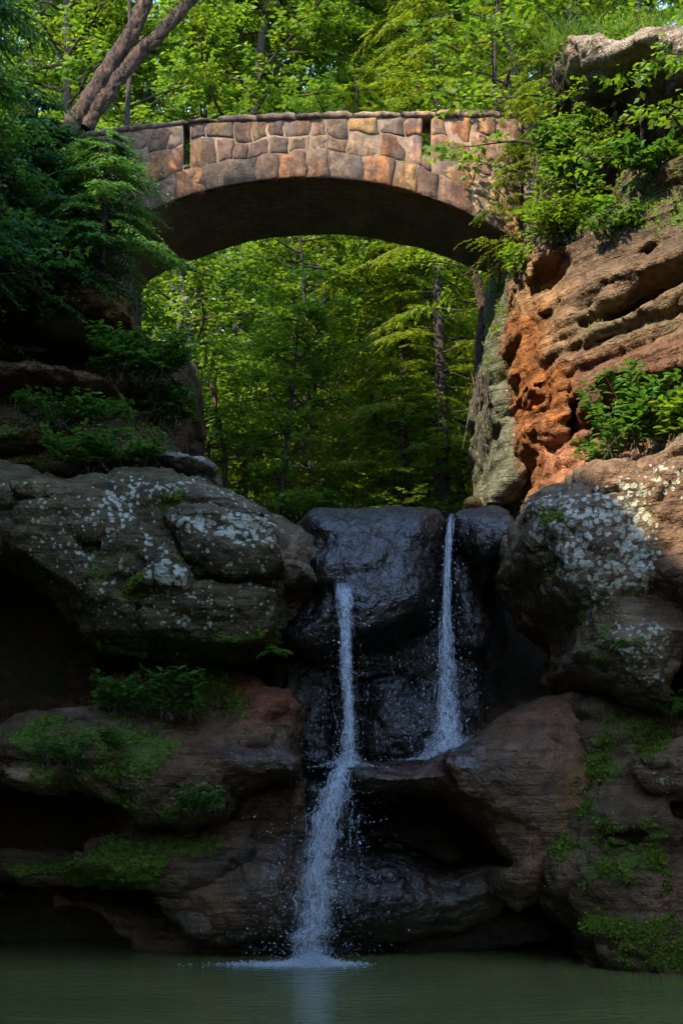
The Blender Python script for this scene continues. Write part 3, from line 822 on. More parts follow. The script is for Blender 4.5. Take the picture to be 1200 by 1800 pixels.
# the loose slab on top of the lichen boulder, and the small orange stone on the lip
R = Rock(230, 430, 770, 880, 17.2, 19.6, 0.03)
R.add([(276, 806), (290, 798), (330, 800), (365, 806), (386, 825), (380, 842), (340, 838), (300, 832), (274, 825)], D=18.8, bulge=0.7, r=0.5, back=19.4, warp=0.5)
R.carve([(282, 822), (340, 838), (340, 850), (270, 845)], 18.9, 0.05, warp=0.5)
tag(R.build('loose_slab', MAT['rock'], (0.20, 0.18, 0.15), [('lichen', EVERY, 0.62, 1)], rough=0.03, band=0.01, seed=44.0),
    'small pale lichen-covered slab resting on the big boulder', 'rock')
R = Rock(800, 880, 860, 910, 18.0, 19.8, 0.025)
R.add([(818, 896), (818, 882), (832, 878), (846, 884), (848, 898)], D=19.2, bulge=0.3, r=0.2, back=19.6, warp=0.2)
tag(R.build('orange_stone', MAT['rock'], (0.42, 0.24, 0.06), [], rough=0.02, band=0.005, seed=48.0), 'small orange stone lying on the lip of the falls', 'rock')

# ------------------------------------------------------------------ the stone bridge
def stone_material(name, lo=0.5):
    t = NT(name)
    P = t.pos()
    tint = t.attr('tint')
    a = t.noise(P, 7.5, 5, 0.7, 0.5); b = t.noise(P, 38, 4, 0.6); c = t.noise(t.pos((3.4, 3.4, 0.8)), 1.25, 5, 0.65)
    col = t.mix(t.ramp(a, 0.36, 0.62), t.mix(1.0, tint, (0.30, 0.26, 0.25), 'MULTIPLY'), t.mix(1.0, tint, (1.15, 1.08, 0.98), 'MULTIPLY'))
    col = t.mix(t.math('MULTIPLY', t.ramp(c, 0.44, 0.58), 0.88), col, t.mix(1.0, tint, (0.22, 0.17, 0.16), 'MULTIPLY'))
    col = t.mix(t.math('MULTIPLY', t.ramp(b, 0.56, 0.75), 0.3), col, (0.30, 0.25, 0.20))
    g = t.noise(P, 2.3, 5, 0.7, 0.6)
    col = t.mix(t.math('MULTIPLY', t.ramp(g, 0.50, 0.66), 0.6), col, (0.115, 0.098, 0.085))
    h = t.math('ADD', a, t.math('MULTIPLY', b, 0.4))
    t.bsdf(Base_Color=col, Roughness=0.88, Normal=t.bump(h, 0.8, 0.03))
    return t.m
MAT['stone'] = stone_material('bridge_stone')

def soffit_material():
    t = NT('arch_masonry')
    P = t.pos()
    a = t.noise(P, 2.2, 6, 0.65, 0.4); b = t.noise(P, 22, 5, 0.6)
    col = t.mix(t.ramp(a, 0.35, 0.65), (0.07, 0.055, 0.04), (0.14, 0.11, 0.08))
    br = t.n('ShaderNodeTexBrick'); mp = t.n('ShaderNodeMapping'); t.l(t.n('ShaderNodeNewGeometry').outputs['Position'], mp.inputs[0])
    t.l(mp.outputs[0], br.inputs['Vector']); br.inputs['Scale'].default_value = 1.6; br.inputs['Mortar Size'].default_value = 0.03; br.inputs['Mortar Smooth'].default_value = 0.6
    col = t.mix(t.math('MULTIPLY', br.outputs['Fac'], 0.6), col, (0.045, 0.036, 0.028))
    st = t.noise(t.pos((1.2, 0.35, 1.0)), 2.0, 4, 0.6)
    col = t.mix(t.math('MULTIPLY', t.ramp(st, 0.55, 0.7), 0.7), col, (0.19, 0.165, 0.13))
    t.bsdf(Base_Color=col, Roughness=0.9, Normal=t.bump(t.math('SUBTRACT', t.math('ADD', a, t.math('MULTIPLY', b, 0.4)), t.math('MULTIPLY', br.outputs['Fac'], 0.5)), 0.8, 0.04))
    return t.m
MAT['soffit'] = soffit_material()

DF, DB = 21.0, 23.0
fi = np.array([(215, 400), (260, 372), (320, 346), (400, 325), (470, 315.5), (560, 312), (640, 318), (700, 330), (770, 352), (830, 378), (890, 410), (918, 428)], float)
bi = np.array([(228, 520), (260, 495), (320, 465), (400, 435), (450, 422), (520, 414), (600, 413), (680, 424), (750, 440), (830, 470), (885, 494), (918, 512)], float)
tl = np.array([(60, 262), (120, 250), (200, 234), (320, 219), (345, 216), (480, 212), (570, 208), (700, 206), (830, 206), (960, 204)], float)

def curve_at(c, x):
    return np.interp(x, c[:, 0], c[:, 1])
def dense(c, n):
    # smooth resample (Catmull-Rom)
    out = []
    m = len(c)
    for u in np.linspace(0, m - 1, n):
        i = min(int(u), m - 2); t = u - i
        p0, p1, p2, p3 = c[max(i - 1, 0)], c[i], c[i + 1], c[min(i + 2, m - 1)]
        out.append(0.5 * (2 * p1 + (p2 - p0) * t + (2 * p0 - 5 * p1 + 4 * p2 - p3) * t * t + (3 * p1 - p0 - 3 * p2 + p3) * t ** 3))
    return np.array(out)
fi_d, bi_d = dense(fi, 67), dense(bi, 67)
ZD = W(0, 292, DF)[2]                                  # deck level

bridge = thing('stone_bridge', 'arched stone footbridge spanning the gorge above the falls', 'bridge', (0, DF, 0))
bridge_inv = np.array((0, DF, 0))
def bpart(name, verts, faces, mat, sm=False, parent=None):
    me = make_mesh(name, np.asarray(verts) - bridge_inv, faces)
    if sm: smooth(me)
    return link(name, me, mat, parent or bridge), me

# arch body: rough soffit with transverse rows, spandrels, deck
rs = np.random.RandomState(3)
NV = 14
V = []
for i in range(67):
    a, b = W(*fi_d[i], DF + 0.05), W(*bi_d[i], DB)
    for j in range(NV):
        t = j / (NV - 1)
        p = a * (1 - t) + b * t
        V.append(p)
    V.append((b[0], DB, ZD)); V.append((a[0], DF + 0.05, ZD))
V = np.array(V); n_ = NV + 2
inner = np.array([k for k in range(len(V)) if k % n_ < NV])
V[inner, 2] += 0.035 * fbm(V[inner] * 1.6, 4)
idx = np.arange(67 * n_).reshape(67, n_)
q = []
for j in range(n_):
    k = (j + 1) % n_
    q.append(np.stack((idx[:-1, j], idx[1:, j], idx[1:, k], idx[:-1, k]), 1))
q = np.concatenate(q)
caps = [np.array([idx[0][::-1]]), np.array([idx[-1]])]
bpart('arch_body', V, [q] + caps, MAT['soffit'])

def slab(x0, x1, yf, yb, zb, zt0, zt1):
    v = [(x0, yf, zb), (x1, yf, zb), (x1, yb, zb), (x0, yb, zb), (x0, yf, zt0), (x1, yf, zt1), (x1, yb, zt1), (x0, yb, zt0)]
    f = np.array([[0, 1, 5, 4], [1, 2, 6, 5], [2, 3, 7, 6], [3, 0, 4, 7], [4, 5, 6, 7], [3, 2, 1, 0]])
    return v, f
def wx(px): return (px - CX) * DF / F
def wz(py): return CAMZ + (HOR - py) * DF / F
# parapet cores between the slits, front and back
for (a, b) in ((60, 321.5), (334.5, 741.5), (757.5, 960)):
    xs = np.linspace(a, b, 9)
    v, f = [], []
    for k in range(8):
        vv, ff = slab(wx(xs[k]), wx(xs[k + 1]), DF + 0.05, DF + 0.42, ZD - 0.02, wz(curve_at(tl, xs[k])), wz(curve_at(tl, xs[k + 1])))
        f.append(ff + len(v)); v += vv
    bpart('parapet', v, f, MAT['soffit'])
vv, ff = slab(wx(60), wx(960), DB - 0.4, DB + 0.02, ZD - 0.02, wz(262), wz(212))
bpart('parapet', vv, [ff], MAT['soffit'])
# abutments in the banks
for (a, b, pb) in ((-20, 216, 560), (917, 1010, 560)):
    vv, ff = slab(wx(a), wx(b), DF + 0.05, DB, wz(pb), ZD, ZD)
    bpart('abutment', vv, [ff], MAT['soffit'])

def mortar_material():
    t = NT('mortar')
    P = t.pos()
    a = t.noise(P, 6, 4, 0.65); c = t.noise(t.pos((2.6, 2.6, 0.5)), 1.25, 4, 0.6); b = t.noise(P, 45, 3, 0.6)
    col = t.mix(t.ramp(a, 0.35, 0.65), (0.12, 0.080, 0.050), (0.25, 0.175, 0.115))
    col = t.mix(t.math('MULTIPLY', t.ramp(c, 0.50, 0.62), 0.75), col, (0.07, 0.055, 0.05))
    t.bsdf(Base_Color=col, Roughness=0.95, Normal=t.bump(t.math('ADD', a, b), 0.8, 0.02))
    return t.m
MAT['mortar'] = mortar_material()
# the mortar bed that the face stones are set in, cut by the two slits
for (a, b, cut) in ((112, 321.5, None), (321.5, 334.5, 291), (334.5, 741.5, None), (741.5, 757.5, 273), (757.5, 916, None)):
    n_ = max(2, int((b - a) / 8))
    xs = np.linspace(a, b, n_)
    top = np.full(n_, cut, float) if cut else curve_at(tl, xs) + 0.5
    bot = np.where(xs < 222, np.interp(xs, [112, 222], [424, 400]), np.interp(xs, fi_d[:, 0], fi_d[:, 1])) - 0.6
    v = np.concatenate([np.array([W(u, w_, DF) for u, w_ in zip(xs, c_)]) for c_ in (bot, top, top, bot)])
    v[:2 * n_, 1] = DF + 0.004; v[2 * n_:, 1] = DF + 0.047
    k = np.arange(n_ - 1)
    q = np.concatenate([np.stack((k + r_ * n_, k + 1 + r_ * n_, k + 1 + ((r_ + 1) % 4) * n_, k + ((r_ + 1) % 4) * n_), 1) for r_ in range(4)])
    ends = np.array([[0, n_, 2 * n_, 3 * n_], [4 * n_ - 1, 3 * n_ - 1, 2 * n_ - 1, n_ - 1]])
    bpart('mortar_bed', v, [q, ends], MAT['mortar'])

PAL = np.array([(0.48, 0.30, 0.16), (0.50, 0.34, 0.15), (0.40, 0.25, 0.19), (0.30, 0.19, 0.14), (0.26, 0.20, 0.17), (0.44, 0.22, 0.10), (0.46, 0.35, 0.25), (0.34, 0.21, 0.17)])
def warp_xy(p):
    p = np.asarray(p, float)
    q3 = np.c_[p / 34.0, np.full(len(p), 2.2)]
    return p + 10.0 * np.stack((perlin(q3), perlin(q3 + 17.3)), 1)

def face_stone(x0, x1, y0f, y1f, tint):
    """one dressed stone on the front face; y0f/y1f: top and bottom py as functions of px"""
    pts = []
    for t in np.linspace(0, 1, 4)[:-1]: pts.append((x0 + (x1 - x0) * t, y0f(x0 + (x1 - x0) * t), 0))
    for t in np.linspace(0, 1, 4)[:-1]: pts.append((x1, y0f(x1) + (y1f(x1) - y0f(x1)) * t, 1))
    for t in np.linspace(0, 1, 4)[:-1]: pts.append((x1 + (x0 - x1) * t, y1f(x1 + (x0 - x1) * t), 2))
    for t in np.linspace(0, 1, 4)[:-1]: pts.append((x0, y1f(x0) + (y0f(x0) - y1f(x0)) * t, 3))
    p = np.array(pts)[:, :2]
    w = warp_xy(p)
    # leave the outline along the arch, the slits and the coping true
    top = curve_at(tl, p[:, 0]); bot = np.interp(p[:, 0], fi_d[:, 0], fi_d[:, 1])
    fx = np.ones(len(p)); fy = np.ones(len(p))
    for sx in (321.5, 334.5, 741.5, 757.5): fx[np.abs(p[:, 0] - sx) < 0.6] = 0
    fy[np.abs(p[:, 1] - top) < 1.5] = 0; fy[np.abs(p[:, 1] - bot) < 1.5] = 0.15
    p = p + (w - p) * np.stack((fx, fy), 1)
    c = p.mean(0)
    d = p - c
    r = np.linalg.norm(d, axis=1)[:, None]
    o = c + d * (r - rs.uniform(0.5, 1.2)) / r
    corner = np.array([k % 3 == 0 for k in range(12)])
    o[corner] = c + (o[corner] - c) * rs.uniform(0.92, 1.0, (4, 1))
    i1 = c + (o - c) * (1 - np.minimum(0.45, 1.6 / r)); i2 = c + (o - c) * 0.55
    proud = rs.uniform(-0.008, 0.014); tx, tz = rs.normal(0, 0.006, 2)
    def ring(pp, y, jit=0.0):
        a = np.array([W(u, v, DF) for u, v in pp])
        a[:, 1] = y + tx * (pp[:, 0] - c[0]) / 20 + tz * (pp[:, 1] - c[1]) / 20 + rs.normal(0, jit, len(pp))
        return a
    v = np.concatenate((ring(o, DF + 0.11), ring(o, DF + 0.010 - proud * 0.4, 0.003), ring(i1, DF - 0.003 - proud, 0.005), ring(i2, DF - 0.007 - proud, 0.007), ring(c[None], DF - 0.007 - proud)))
    v[:12, 1] = DF + 0.11
    k = np.arange(12); k2 = (k + 1) % 12
    qs = np.concatenate([np.stack((k + 12 * a, k2 + 12 * a, k2 + 12 * (a + 1), k + 12 * (a + 1)), 1) for a in range(3)])
    tr = np.stack((k + 36, k2 + 36, np.full(12, 48)), 1)
    ob, me = bpart('stone', v, [qs, tr], MAT['stone'])
    attr(me, 'tint', np.tile(tint, (len(v), 1)))

def pick(x):
    w = np.array([1.2, 1.0, 1, 0.8, 0.6, 0.9, 0.9, 0.9])
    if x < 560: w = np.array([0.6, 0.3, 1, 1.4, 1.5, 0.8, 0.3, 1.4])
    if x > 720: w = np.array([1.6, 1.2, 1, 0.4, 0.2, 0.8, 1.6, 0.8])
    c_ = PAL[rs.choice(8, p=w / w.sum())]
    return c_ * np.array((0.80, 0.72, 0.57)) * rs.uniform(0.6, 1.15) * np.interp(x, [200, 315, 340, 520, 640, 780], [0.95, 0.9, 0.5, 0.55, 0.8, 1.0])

AR = lambda x: np.interp(x, fi_d[:, 0], fi_d[:, 1])
TP = lambda x: curve_at(tl, x)
# arch ring course
x = 222.0
while x < 912:
    w_ = rs.uniform(34, 60)
    x1 = min(x + w_, 914)
    if 914 - x1 < 22: x1 = 914
    hh = rs.uniform(42, 52)
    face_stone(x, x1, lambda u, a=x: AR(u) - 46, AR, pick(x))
    x = x1
# field stones above it
segs = [(118, 200), (200, 262), (262, 321.5), (321.5, 334.5), (334.5, 412), (412, 470), (470, 545), (545, 610), (610, 668), (668, 741.5), (741.5, 757.5), (757.5, 830), (830, 914)]
for (a, b) in segs:
    slit = b - a < 20
    base = {321.5: 291, 741.5: 273}.get(a)
    top = (lambda u, y=base: np.full_like(np.asarray(u, float), y) if np.ndim(u) else y) if slit else TP
    bot = (lambda u: AR(u) - 46) if a >= 222 or slit else (lambda u: np.where(np.asarray(u) < 224, 400.0, AR(u) - 46))
    if a < 222: bot = (lambda u: np.interp(u, [118, 222, 262], [420, 352, 325]))
    H = bot((a + b) / 2) - top((a + b) / 2)
    nr = 1 if slit else max(2, int(round(H / 42)))
    cuts = np.linspace(0, 1, nr + 1); cuts[1:-1] += rs.uniform(-0.12, 0.12, nr - 1) / nr * 2
    for k in range(nr):
        f0 = lambda u, c0=cuts[k]: top(u) + (bot(u) - top(u)) * c0
        f1 = lambda u, c1=cuts[k + 1]: top(u) + (bot(u) - top(u)) * c1
        if slit or rs.rand() < 0.2:
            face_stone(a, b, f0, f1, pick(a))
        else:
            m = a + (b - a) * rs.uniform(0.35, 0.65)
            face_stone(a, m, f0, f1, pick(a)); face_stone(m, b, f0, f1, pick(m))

# coping slabs along the top
x = 92.0
while x < 940:
    w_ = rs.uniform(40, 88)
    x1 = x + w_
    th = rs.uniform(7, 11)
    n_ = 6
    xs = np.linspace(x + 1.0, x1 - 1.0, n_)
    V = []
    yf = DF - rs.uniform(0.03, 0.08)
    lift = rs.uniform(-1.5, 1.5)
    for k, u in enumerate(xs):
        e = 0.0 if 0 < k < n_ - 1 else 1.0
        zb = wz(curve_at(tl, u)) + 0.004; zt = wz(curve_at(tl, u) - th + lift + rs.uniform(-1.2, 1.2) + 1.2 * e)
        f_ = yf + 0.02 * e + rs.normal(0, 0.015)
        zm = (zb + zt) / 2
        V += [(wx(u), f_ + 0.03, zb - rs.uniform(0, 0.015)), (wx(u), f_, zm), (wx(u), f_ + 0.035, zt), (wx(u), DF + 0.5, zt), (wx(u), DF + 0.5, zb)]
    idx = np.arange(n_ * 5).reshape(n_, 5)
    q = np.concatenate([np.stack((idx[:-1, j], idx[1:, j], idx[1:, (j + 1) % 5], idx[:-1, (j + 1) % 5]), 1) for j in range(5)])
    ob, me = bpart('coping_stone', V, [q, np.array([idx[0][::-1]]), np.array([idx[-1]])], MAT['stone'])
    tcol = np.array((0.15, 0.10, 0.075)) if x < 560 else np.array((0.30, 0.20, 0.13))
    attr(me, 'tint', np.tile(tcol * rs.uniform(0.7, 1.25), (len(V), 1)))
    x = x1

# ------------------------------------------------------------------ the falling water
def water_material():
    t = NT('white_water')
    P = t.pos((1, 1, 0.35))
    a = t.noise(P, 26, 4, 0.6)
    col = t.mix(t.ramp(a, 0.3, 0.7), (0.50, 0.58, 0.66), (0.86, 0.90, 0.94))
    b = t.bsdf(Base_Color=col, Roughness=0.22, IOR=1.33)
    t.put(b.inputs['Transmission Weight'], 0.45)
    return t.m
MAT['water'] = water_material()
def film_material():
    t = NT('water_film')
    P = t.pos((1, 1, 0.22))
    a = t.noise(P, 12, 4, 0.62, 0.4)
    r1 = t.noise(t.pos((1, 1, 0.34)), 15, 2, 0.5, 0.9); r2 = t.noise(t.pos((1, 1, 0.5)), 27, 2, 0.5, 0.6)
    lace = t.math('MAXIMUM', t.ramp(t.math('ABSOLUTE', t.math('SUBTRACT', r1, 0.5)), 0.045, 0.0), t.math('MULTIPLY', t.ramp(t.math('ABSOLUTE', t.math('SUBTRACT', r2, 0.5)), 0.04, 0.0), 0.8))
    soft = t.math('MULTIPLY', t.ramp(a, 0.50, 0.74), 0.75)
    m = t.math('MULTIPLY', t.math('ADD', t.math('MAXIMUM', t.math('MULTIPLY', lace, 0.8), soft), 0.03, clamp=True), t.attr('alpha', 'Fac'))
    d = t.n('ShaderNodeBsdfPrincipled')
    d.inputs['Base Color'].default_value = (0.72, 0.80, 0.88, 1); d.inputs['Roughness'].default_value = 0.25
    tr = t.n('ShaderNodeBsdfTransparent')
    mx = t.n('ShaderNodeMixShader')
    t.l(m, mx.inputs[0]); t.l(tr.outputs[0], mx.inputs[1]); t.l(d.outputs[0], mx.inputs[2])
    t.l(t.bump(a, 0.8, 0.03), d.inputs['Normal'])
    t.l(mx.outputs[0], t.out.inputs[0])
    return t.m
MAT['film'] = film_material()

def blobs(P, axis, length, rad):
    """spindle-shaped drops: 5-gon ring between two tips"""
    n = len(P)
    axis = axis / (np.linalg.norm(axis, axis=1)[:, None] + 1e-9)
    ref = np.where(np.abs(axis[:, 2:3]) > 0.9, np.array([[1.0, 0, 0]]), np.array([[0, 0, 1.0]]))
    u = np.cross(axis, ref); u /= np.linalg.norm(u, axis=1)[:, None]
    w = np.cross(axis, u)
    V = [P - axis * length[:, None] / 2]
    for k in range(5):
        a = 2 * math.pi * k / 5
        V.append(P + axis * length[:, None] * 0.12 + (u * math.cos(a) + w * math.sin(a)) * rad[:, None])
    V.append(P + axis * length[:, None] / 2)
    V = np.stack(V, 1).reshape(-1, 3)
    b = (np.arange(n) * 7)[:, None]
    T = []
    for k in range(5):
        k2 = 1 + (k + 1) % 5
        T.append(np.concatenate((b, b + k2, b + 1 + k), 1)); T.append(np.concatenate((b + 6, b + 1 + k, b + k2), 1))
    return V, np.concatenate(T)

def resample(path, n):
    p = np.array(path, float)
    s = np.concatenate(([0], np.cumsum(np.hypot(np.diff(p[:, 0]), np.diff(p[:, 1])))))
    u = np.linspace(0, s[-1], n)
    return np.stack([np.interp(u, s, p[:, k]) for k in range(4)], 1)

def waterfall(name, label, path, n_str, n_drop, seed, dens=1.0, spread=1.0, sheets=2, start=0.0, splash=None, ragged=0.5):
    rs = np.random.RandomState(seed)
    pts = resample(path, 200)
    t_ = np.arange(200)
    nz = [perlin(np.stack((t_ * f_ + seed * 7, 0 * t_ + 0.5, 0 * t_ + 3.3 * k_), 1).astype(np.float32)) for k_, f_ in enumerate((0.11, 0.055, 0.31))]
    pts[:, 0] += pts[:, 3] * (0.16 * nz[1] + 0.05 * nz[2]) * ragged; pts[:, 3] *= 1 + ragged * (0.38 * nz[0] + 0.22 * nz[2])
    C = np.array([W(a, b, c) for a, b, c, _ in pts]); Wd = pts[:, 3] * pts[:, 2] / F
    root = thing(name, label, 'waterfall', C[-1])
    off = C[-1]
    # films
    for s_ in range(sheets):
        NU = 9
        V, A = [], []
        for i in range(0, 200, 2):
            for j in range(NU):
                t = j / (NU - 1) * 2 - 1
                wob = 0.05 * Wd[i] * math.sin(i * 0.13 + s_ * 2 + j * 1.1) + 0.05 * Wd[i] * math.sin(i * 0.31 + j)
                V.append(C[i] + np.array((t * Wd[i] * 0.5 * (0.92 - 0.2 * s_) + wob * 0.6, -0.06 * (1 - t * t) + 0.04 * s_ + 0.02 * math.sin(i * 0.4 + j * 2), 0)))
                A.append((1 - abs(t) ** 2.2) * dens * (1.0 if i > 16 else 0.25 + 0.75 * i / 16))
        V = np.array(V) - off
        idx = np.arange(len(V)).reshape(-1, NU)
        q = np.stack((idx[:-1, :-1].ravel(), idx[1:, :-1].ravel(), idx[1:, 1:].ravel(), idx[:-1, 1:].ravel()), 1)
        me = make_mesh('water_film', V, [q]); smooth(me)
        a = me.attributes.new('alpha', 'FLOAT', 'POINT'); a.data.foreach_set('value', np.array(A, np.float32))
        link('water_film', me, MAT['film'], root)
    # threads of water wandering down the fall, crossing and breaking up
    VV, QQ, nv = [], [], 0
    for k in range(n_str):
        u0 = start + (1 - start) * rs.rand() * 0.97
        ln = rs.uniform(0.05, 0.20)
        m = 9
        uu = np.clip(np.linspace(u0, u0 + ln, m), 0, 1)
        i = (uu * 199).astype(int)
        lat = np.clip(rs.normal(0, 0.40), -0.95, 0.95) + rs.uniform(0.03, 0.16) * np.sin(uu * rs.uniform(30, 80) + rs.uniform(0, 6))
        P = C[i] + np.stack((lat * Wd[i] * 0.5, rs.normal(-0.04, 0.03) + 0.015 * np.sin(uu * 90 + k), rs.normal(0, 0.006, m)), 1)
        P[:, 2] = np.linspace(P[0, 2], P[-1, 2], m)
        r = rs.uniform(0.0014, 0.0042) * np.sin(np.linspace(0.15, 3.0, m)) * (0.7 + 0.5 * rs.rand(m))
        a4 = np.arange(4) * math.pi / 2
        ring = P[:, None] + r[:, None, None] * np.stack((np.cos(a4), np.sin(a4), 0 * a4), 1)[None]
        VV.append(ring.reshape(-1, 3))
        idx = nv + np.arange(m * 4).reshape(m, 4); jj = (np.arange(4) + 1) % 4
        QQ.append(np.stack((idx[:-1].ravel(), idx[1:].ravel(), idx[1:][:, jj].ravel(), idx[:-1][:, jj].ravel()), 1)); nv += m * 4
    me = make_mesh('strands', np.concatenate(VV) - off, [np.concatenate(QQ)]); smooth(me)
    link('strands', me, MAT['water'], root, 'stuff')
    # spray
    u = rs.rand(n_drop) ** 0.6; i = (u * 199).astype(int)
    pos = C[i] + np.stack((rs.normal(0, 0.75, n_drop) * (Wd[i] * 0.6 + 0.06) * spread, rs.normal(-0.06, 0.10, n_drop), rs.normal(0, 0.06, n_drop)), 1)
    pos[:, 2] = np.maximum(pos[:, 2], 0.01)
    r = rs.gamma(1.6, 0.0016, n_drop) + 0.0014
    V, T = blobs(pos - off, rs.normal(size=(n_drop, 3)) * (1, 1, 2), r * rs.uniform(2, 4, n_drop), r)
    me = make_mesh('spray', V, [T]); smooth(me)
    link('spray', me, MAT['water'], root, 'stuff')
    if splash:                                                     # water thrown up where the fall lands
        n, wide = splash
        d = rs.normal(0, 1, (n, 3)) * (wide, 0.10, 0.05)
        d[:, 2] = np.abs(d[:, 2]) * 2.2 * np.exp(-(d[:, 0] / wide) ** 2 / 2)
        V, T = blobs(d + (0, -0.05, 0.01), rs.normal(size=(n, 3)), rs.gamma(1.6, 0.010, n) + 0.005, rs.gamma(1.5, 0.0016, n) + 0.0012)
        me = make_mesh('splash', V, [T]); smooth(me)
        link('splash', me, MAT['water'], root, 'stuff')
    return root, off

waterfall('waterfall', 'short upper strand of white water spilling from the notch in the wet cliff',
          [(604, 1026, 17.86, 42), (604, 1036, 17.80, 40), (606, 1060, 17.72, 38), (606, 1110, 17.68, 29), (610, 1200, 17.66, 26), (613, 1280, 17.64, 27), (612, 1325, 17.62, 34), (606, 1350, 17.62, 52)], 105, 520, 1, dens=0.85, splash=(700, 0.16))
waterfall('waterfall', 'tall thin strand of water falling from the lip, widening into spray',
          [(792, 903, 18.72, 13), (790, 930, 18.52, 15), (786, 1000, 18.42, 18), (783, 1080, 18.40, 23), (784, 1150, 18.36, 34), (786, 1220, 18.33, 46), (787, 1285, 18.25, 66), (788, 1315, 18.1, 96), (786, 1338, 17.95, 130)], 95, 1400, 2, dens=0.6, spread=1.25, sheets=2, splash=(1300, 0.27))
low, off = waterfall('waterfall', 'broad lower cascade of white water running down into the pool',
          [(616, 1336, 17.55, 62), (604, 1352, 17.42, 56), (590, 1385, 17.32, 52), (572, 1440, 17.25, 62), (560, 1500, 17.2, 68), (553, 1560, 17.2, 70), (553, 1620, 17.2, 74), (553, 1694, 17.2, 90)], 260, 2600, 3, dens=0.62, spread=1.35, sheets=2, ragged=1.0)
# churned foam on the pool at the foot
rs = np.random.RandomState(8)
n = 4200
a = rs.normal(0, 1, (n, 2)); w_ = np.abs(rs.normal(0, 1, n))
fx = 548 + np.where(a[:, 0] < 0, a[:, 0] * 62, a[:, 0] * 34)
P = np.stack(((fx - CX) * 17.1 / F, 17.05 + a[:, 1] * 0.20, 0.004 + w_ * 0.05 * np.exp(-((fx - 550) / 38) ** 2)), 1)
V, T = blobs(P - off, rs.normal(size=(n, 3)) * (1, 0.6, 0.6), rs.gamma(1.6, 0.012, n) + 0.006, rs.gamma(1.6, 0.0018, n) + 0.0012)
me = make_mesh('foam', V, [T]); smooth(me)
link('foam', me, MAT['water'], low, 'stuff')
gu = np.linspace(-1, 1, 25)
GU, GW = np.meshgrid(gu, gu, indexing='ij')
FV = np.stack((W(535, 0, 17.1)[0] + GU * 1.25 - 0.15, 16.90 + GW * 0.75, 0.010 + 0.006 * np.sin(GU * 17 + GW * 9)), 2).reshape(-1, 3)
ii = np.arange(625).reshape(25, 25)
me = make_mesh('foam_sheet', FV - off, [np.stack((ii[:-1, :-1].ravel(), ii[1:, :-1].ravel(), ii[1:, 1:].ravel(), ii[:-1, 1:].ravel()), 1)]); smooth(me)
al = np.clip(1 - np.sqrt((GU - 0.12) ** 2 * np.where(GU < 0.12, 1.0, 2.2) + GW ** 2), 0, 1).ravel() ** 0.9 * 1.6
at = me.attributes.new('alpha', 'FLOAT', 'POINT'); at.data.foreach_set('value', al.astype(np.float32))
link('foam_sheet', me, MAT['film'], low)
# thin curtains trickling over the wall behind the strands and over the sill
def trickle(label, boxes, n, seed):
    rs = np.random.RandomState(seed)
    P = []
    for (x0, x1, y0, y1, D, w) in boxes:
        k = int(n * w)
        P.append(np.array([W(*p) for p in np.stack((rs.uniform(x0, x1, k), rs.uniform(y0, y1, k), np.full(k, D) + rs.normal(0, 0.04, k)), 1)]))
    P = np.concatenate(P)
    # gather into uneven dribbles, with bare gaps between
    keep = fbm(P * np.array((5.0, 1.0, 2.2)) + 3.3, 3) > 0.04
    P = P[keep]
    P[:, 0] += 0.03 * np.sin(P[:, 0] * 70 + 2 * np.sin(P[:, 2] * 5))
    k = len(P)
    o = thing('trickle', label, 'waterfall', P[0])
    V, T = blobs(P - P[0], np.stack((rs.normal(0, 0.1, k), rs.normal(0, 0.1, k), np.ones(k)), 1), rs.gamma(1.4, 0.012, k) + 0.005, rs.gamma(2, 0.0011, k) + 0.0012)
    me = make_mesh('drops', V, [T]); smooth(me)
    link('drops', me, MAT['water'], o, 'stuff')
trickle('fine dripping curtain of drops on the dark wall between the two strands', [(640, 760, 1140, 1230, 18.5, 0.25), (640, 760, 1210, 1335, 18.6, 0.55), (520, 600, 1210, 1330, 18.7, 0.3)], 1100, 21)
trickle('fringe of drops falling from the sill beside the lower cascade', [(610, 640, 1400, 1480, 17.3, 0.6), (590, 640, 1440, 1560, 17.3, 0.4)], 420, 22)

# ------------------------------------------------------------------ foliage
def leaf_material(name, c_dark, c_light, trans=0.4, rough=0.5):
    t = NT(name)
    v = t.attr('leaf', 'Color')
    vs = t.sep(v)
    P = t.pos()
    n = t.noise(P, 0.55, 3, 0.5)
    f = t.math('ADD', t.math('MULTIPLY', vs[0], 0.65), t.math('MULTIPLY', t.ramp(n, 0.3, 0.7), 0.35))
    col = t.mix(f, c_dark, c_light)
    col = t.mix(t.math('MULTIPLY', t.ramp(vs[1], 0.90, 1.0), 0.8), col, (0.16, 0.13, 0.02))
    b = t.n('ShaderNodeBsdfPrincipled')
    t.l(col, b.inputs['Base Color']); b.inputs['Roughness'].default_value = rough; b.inputs['Specular IOR Level'].default_value = 0.35
    tr = t.n('ShaderNodeBsdfTranslucent')
    t.l(t.mix(1.0, col, (1.5, 1.45, 0.7), 'MULTIPLY'), tr.inputs['Color'])
    mx = t.n('ShaderNodeMixShader'); mx.inputs[0].default_value = trans
    t.l(b.outputs[0], mx.inputs[1]); t.l(tr.outputs[0], mx.inputs[2]); t.l(mx.outputs[0], t.out.inputs[0])
    return t.m
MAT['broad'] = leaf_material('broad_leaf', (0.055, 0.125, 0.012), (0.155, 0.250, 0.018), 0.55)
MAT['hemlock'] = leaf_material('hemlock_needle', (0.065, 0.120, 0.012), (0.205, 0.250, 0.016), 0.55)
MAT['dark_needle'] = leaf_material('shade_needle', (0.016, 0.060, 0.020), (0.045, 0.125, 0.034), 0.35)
MAT['shade_leaf'] = leaf_material('shade_leaf', (0.034, 0.105, 0.016), (0.095, 0.220, 0.034), 0.42)
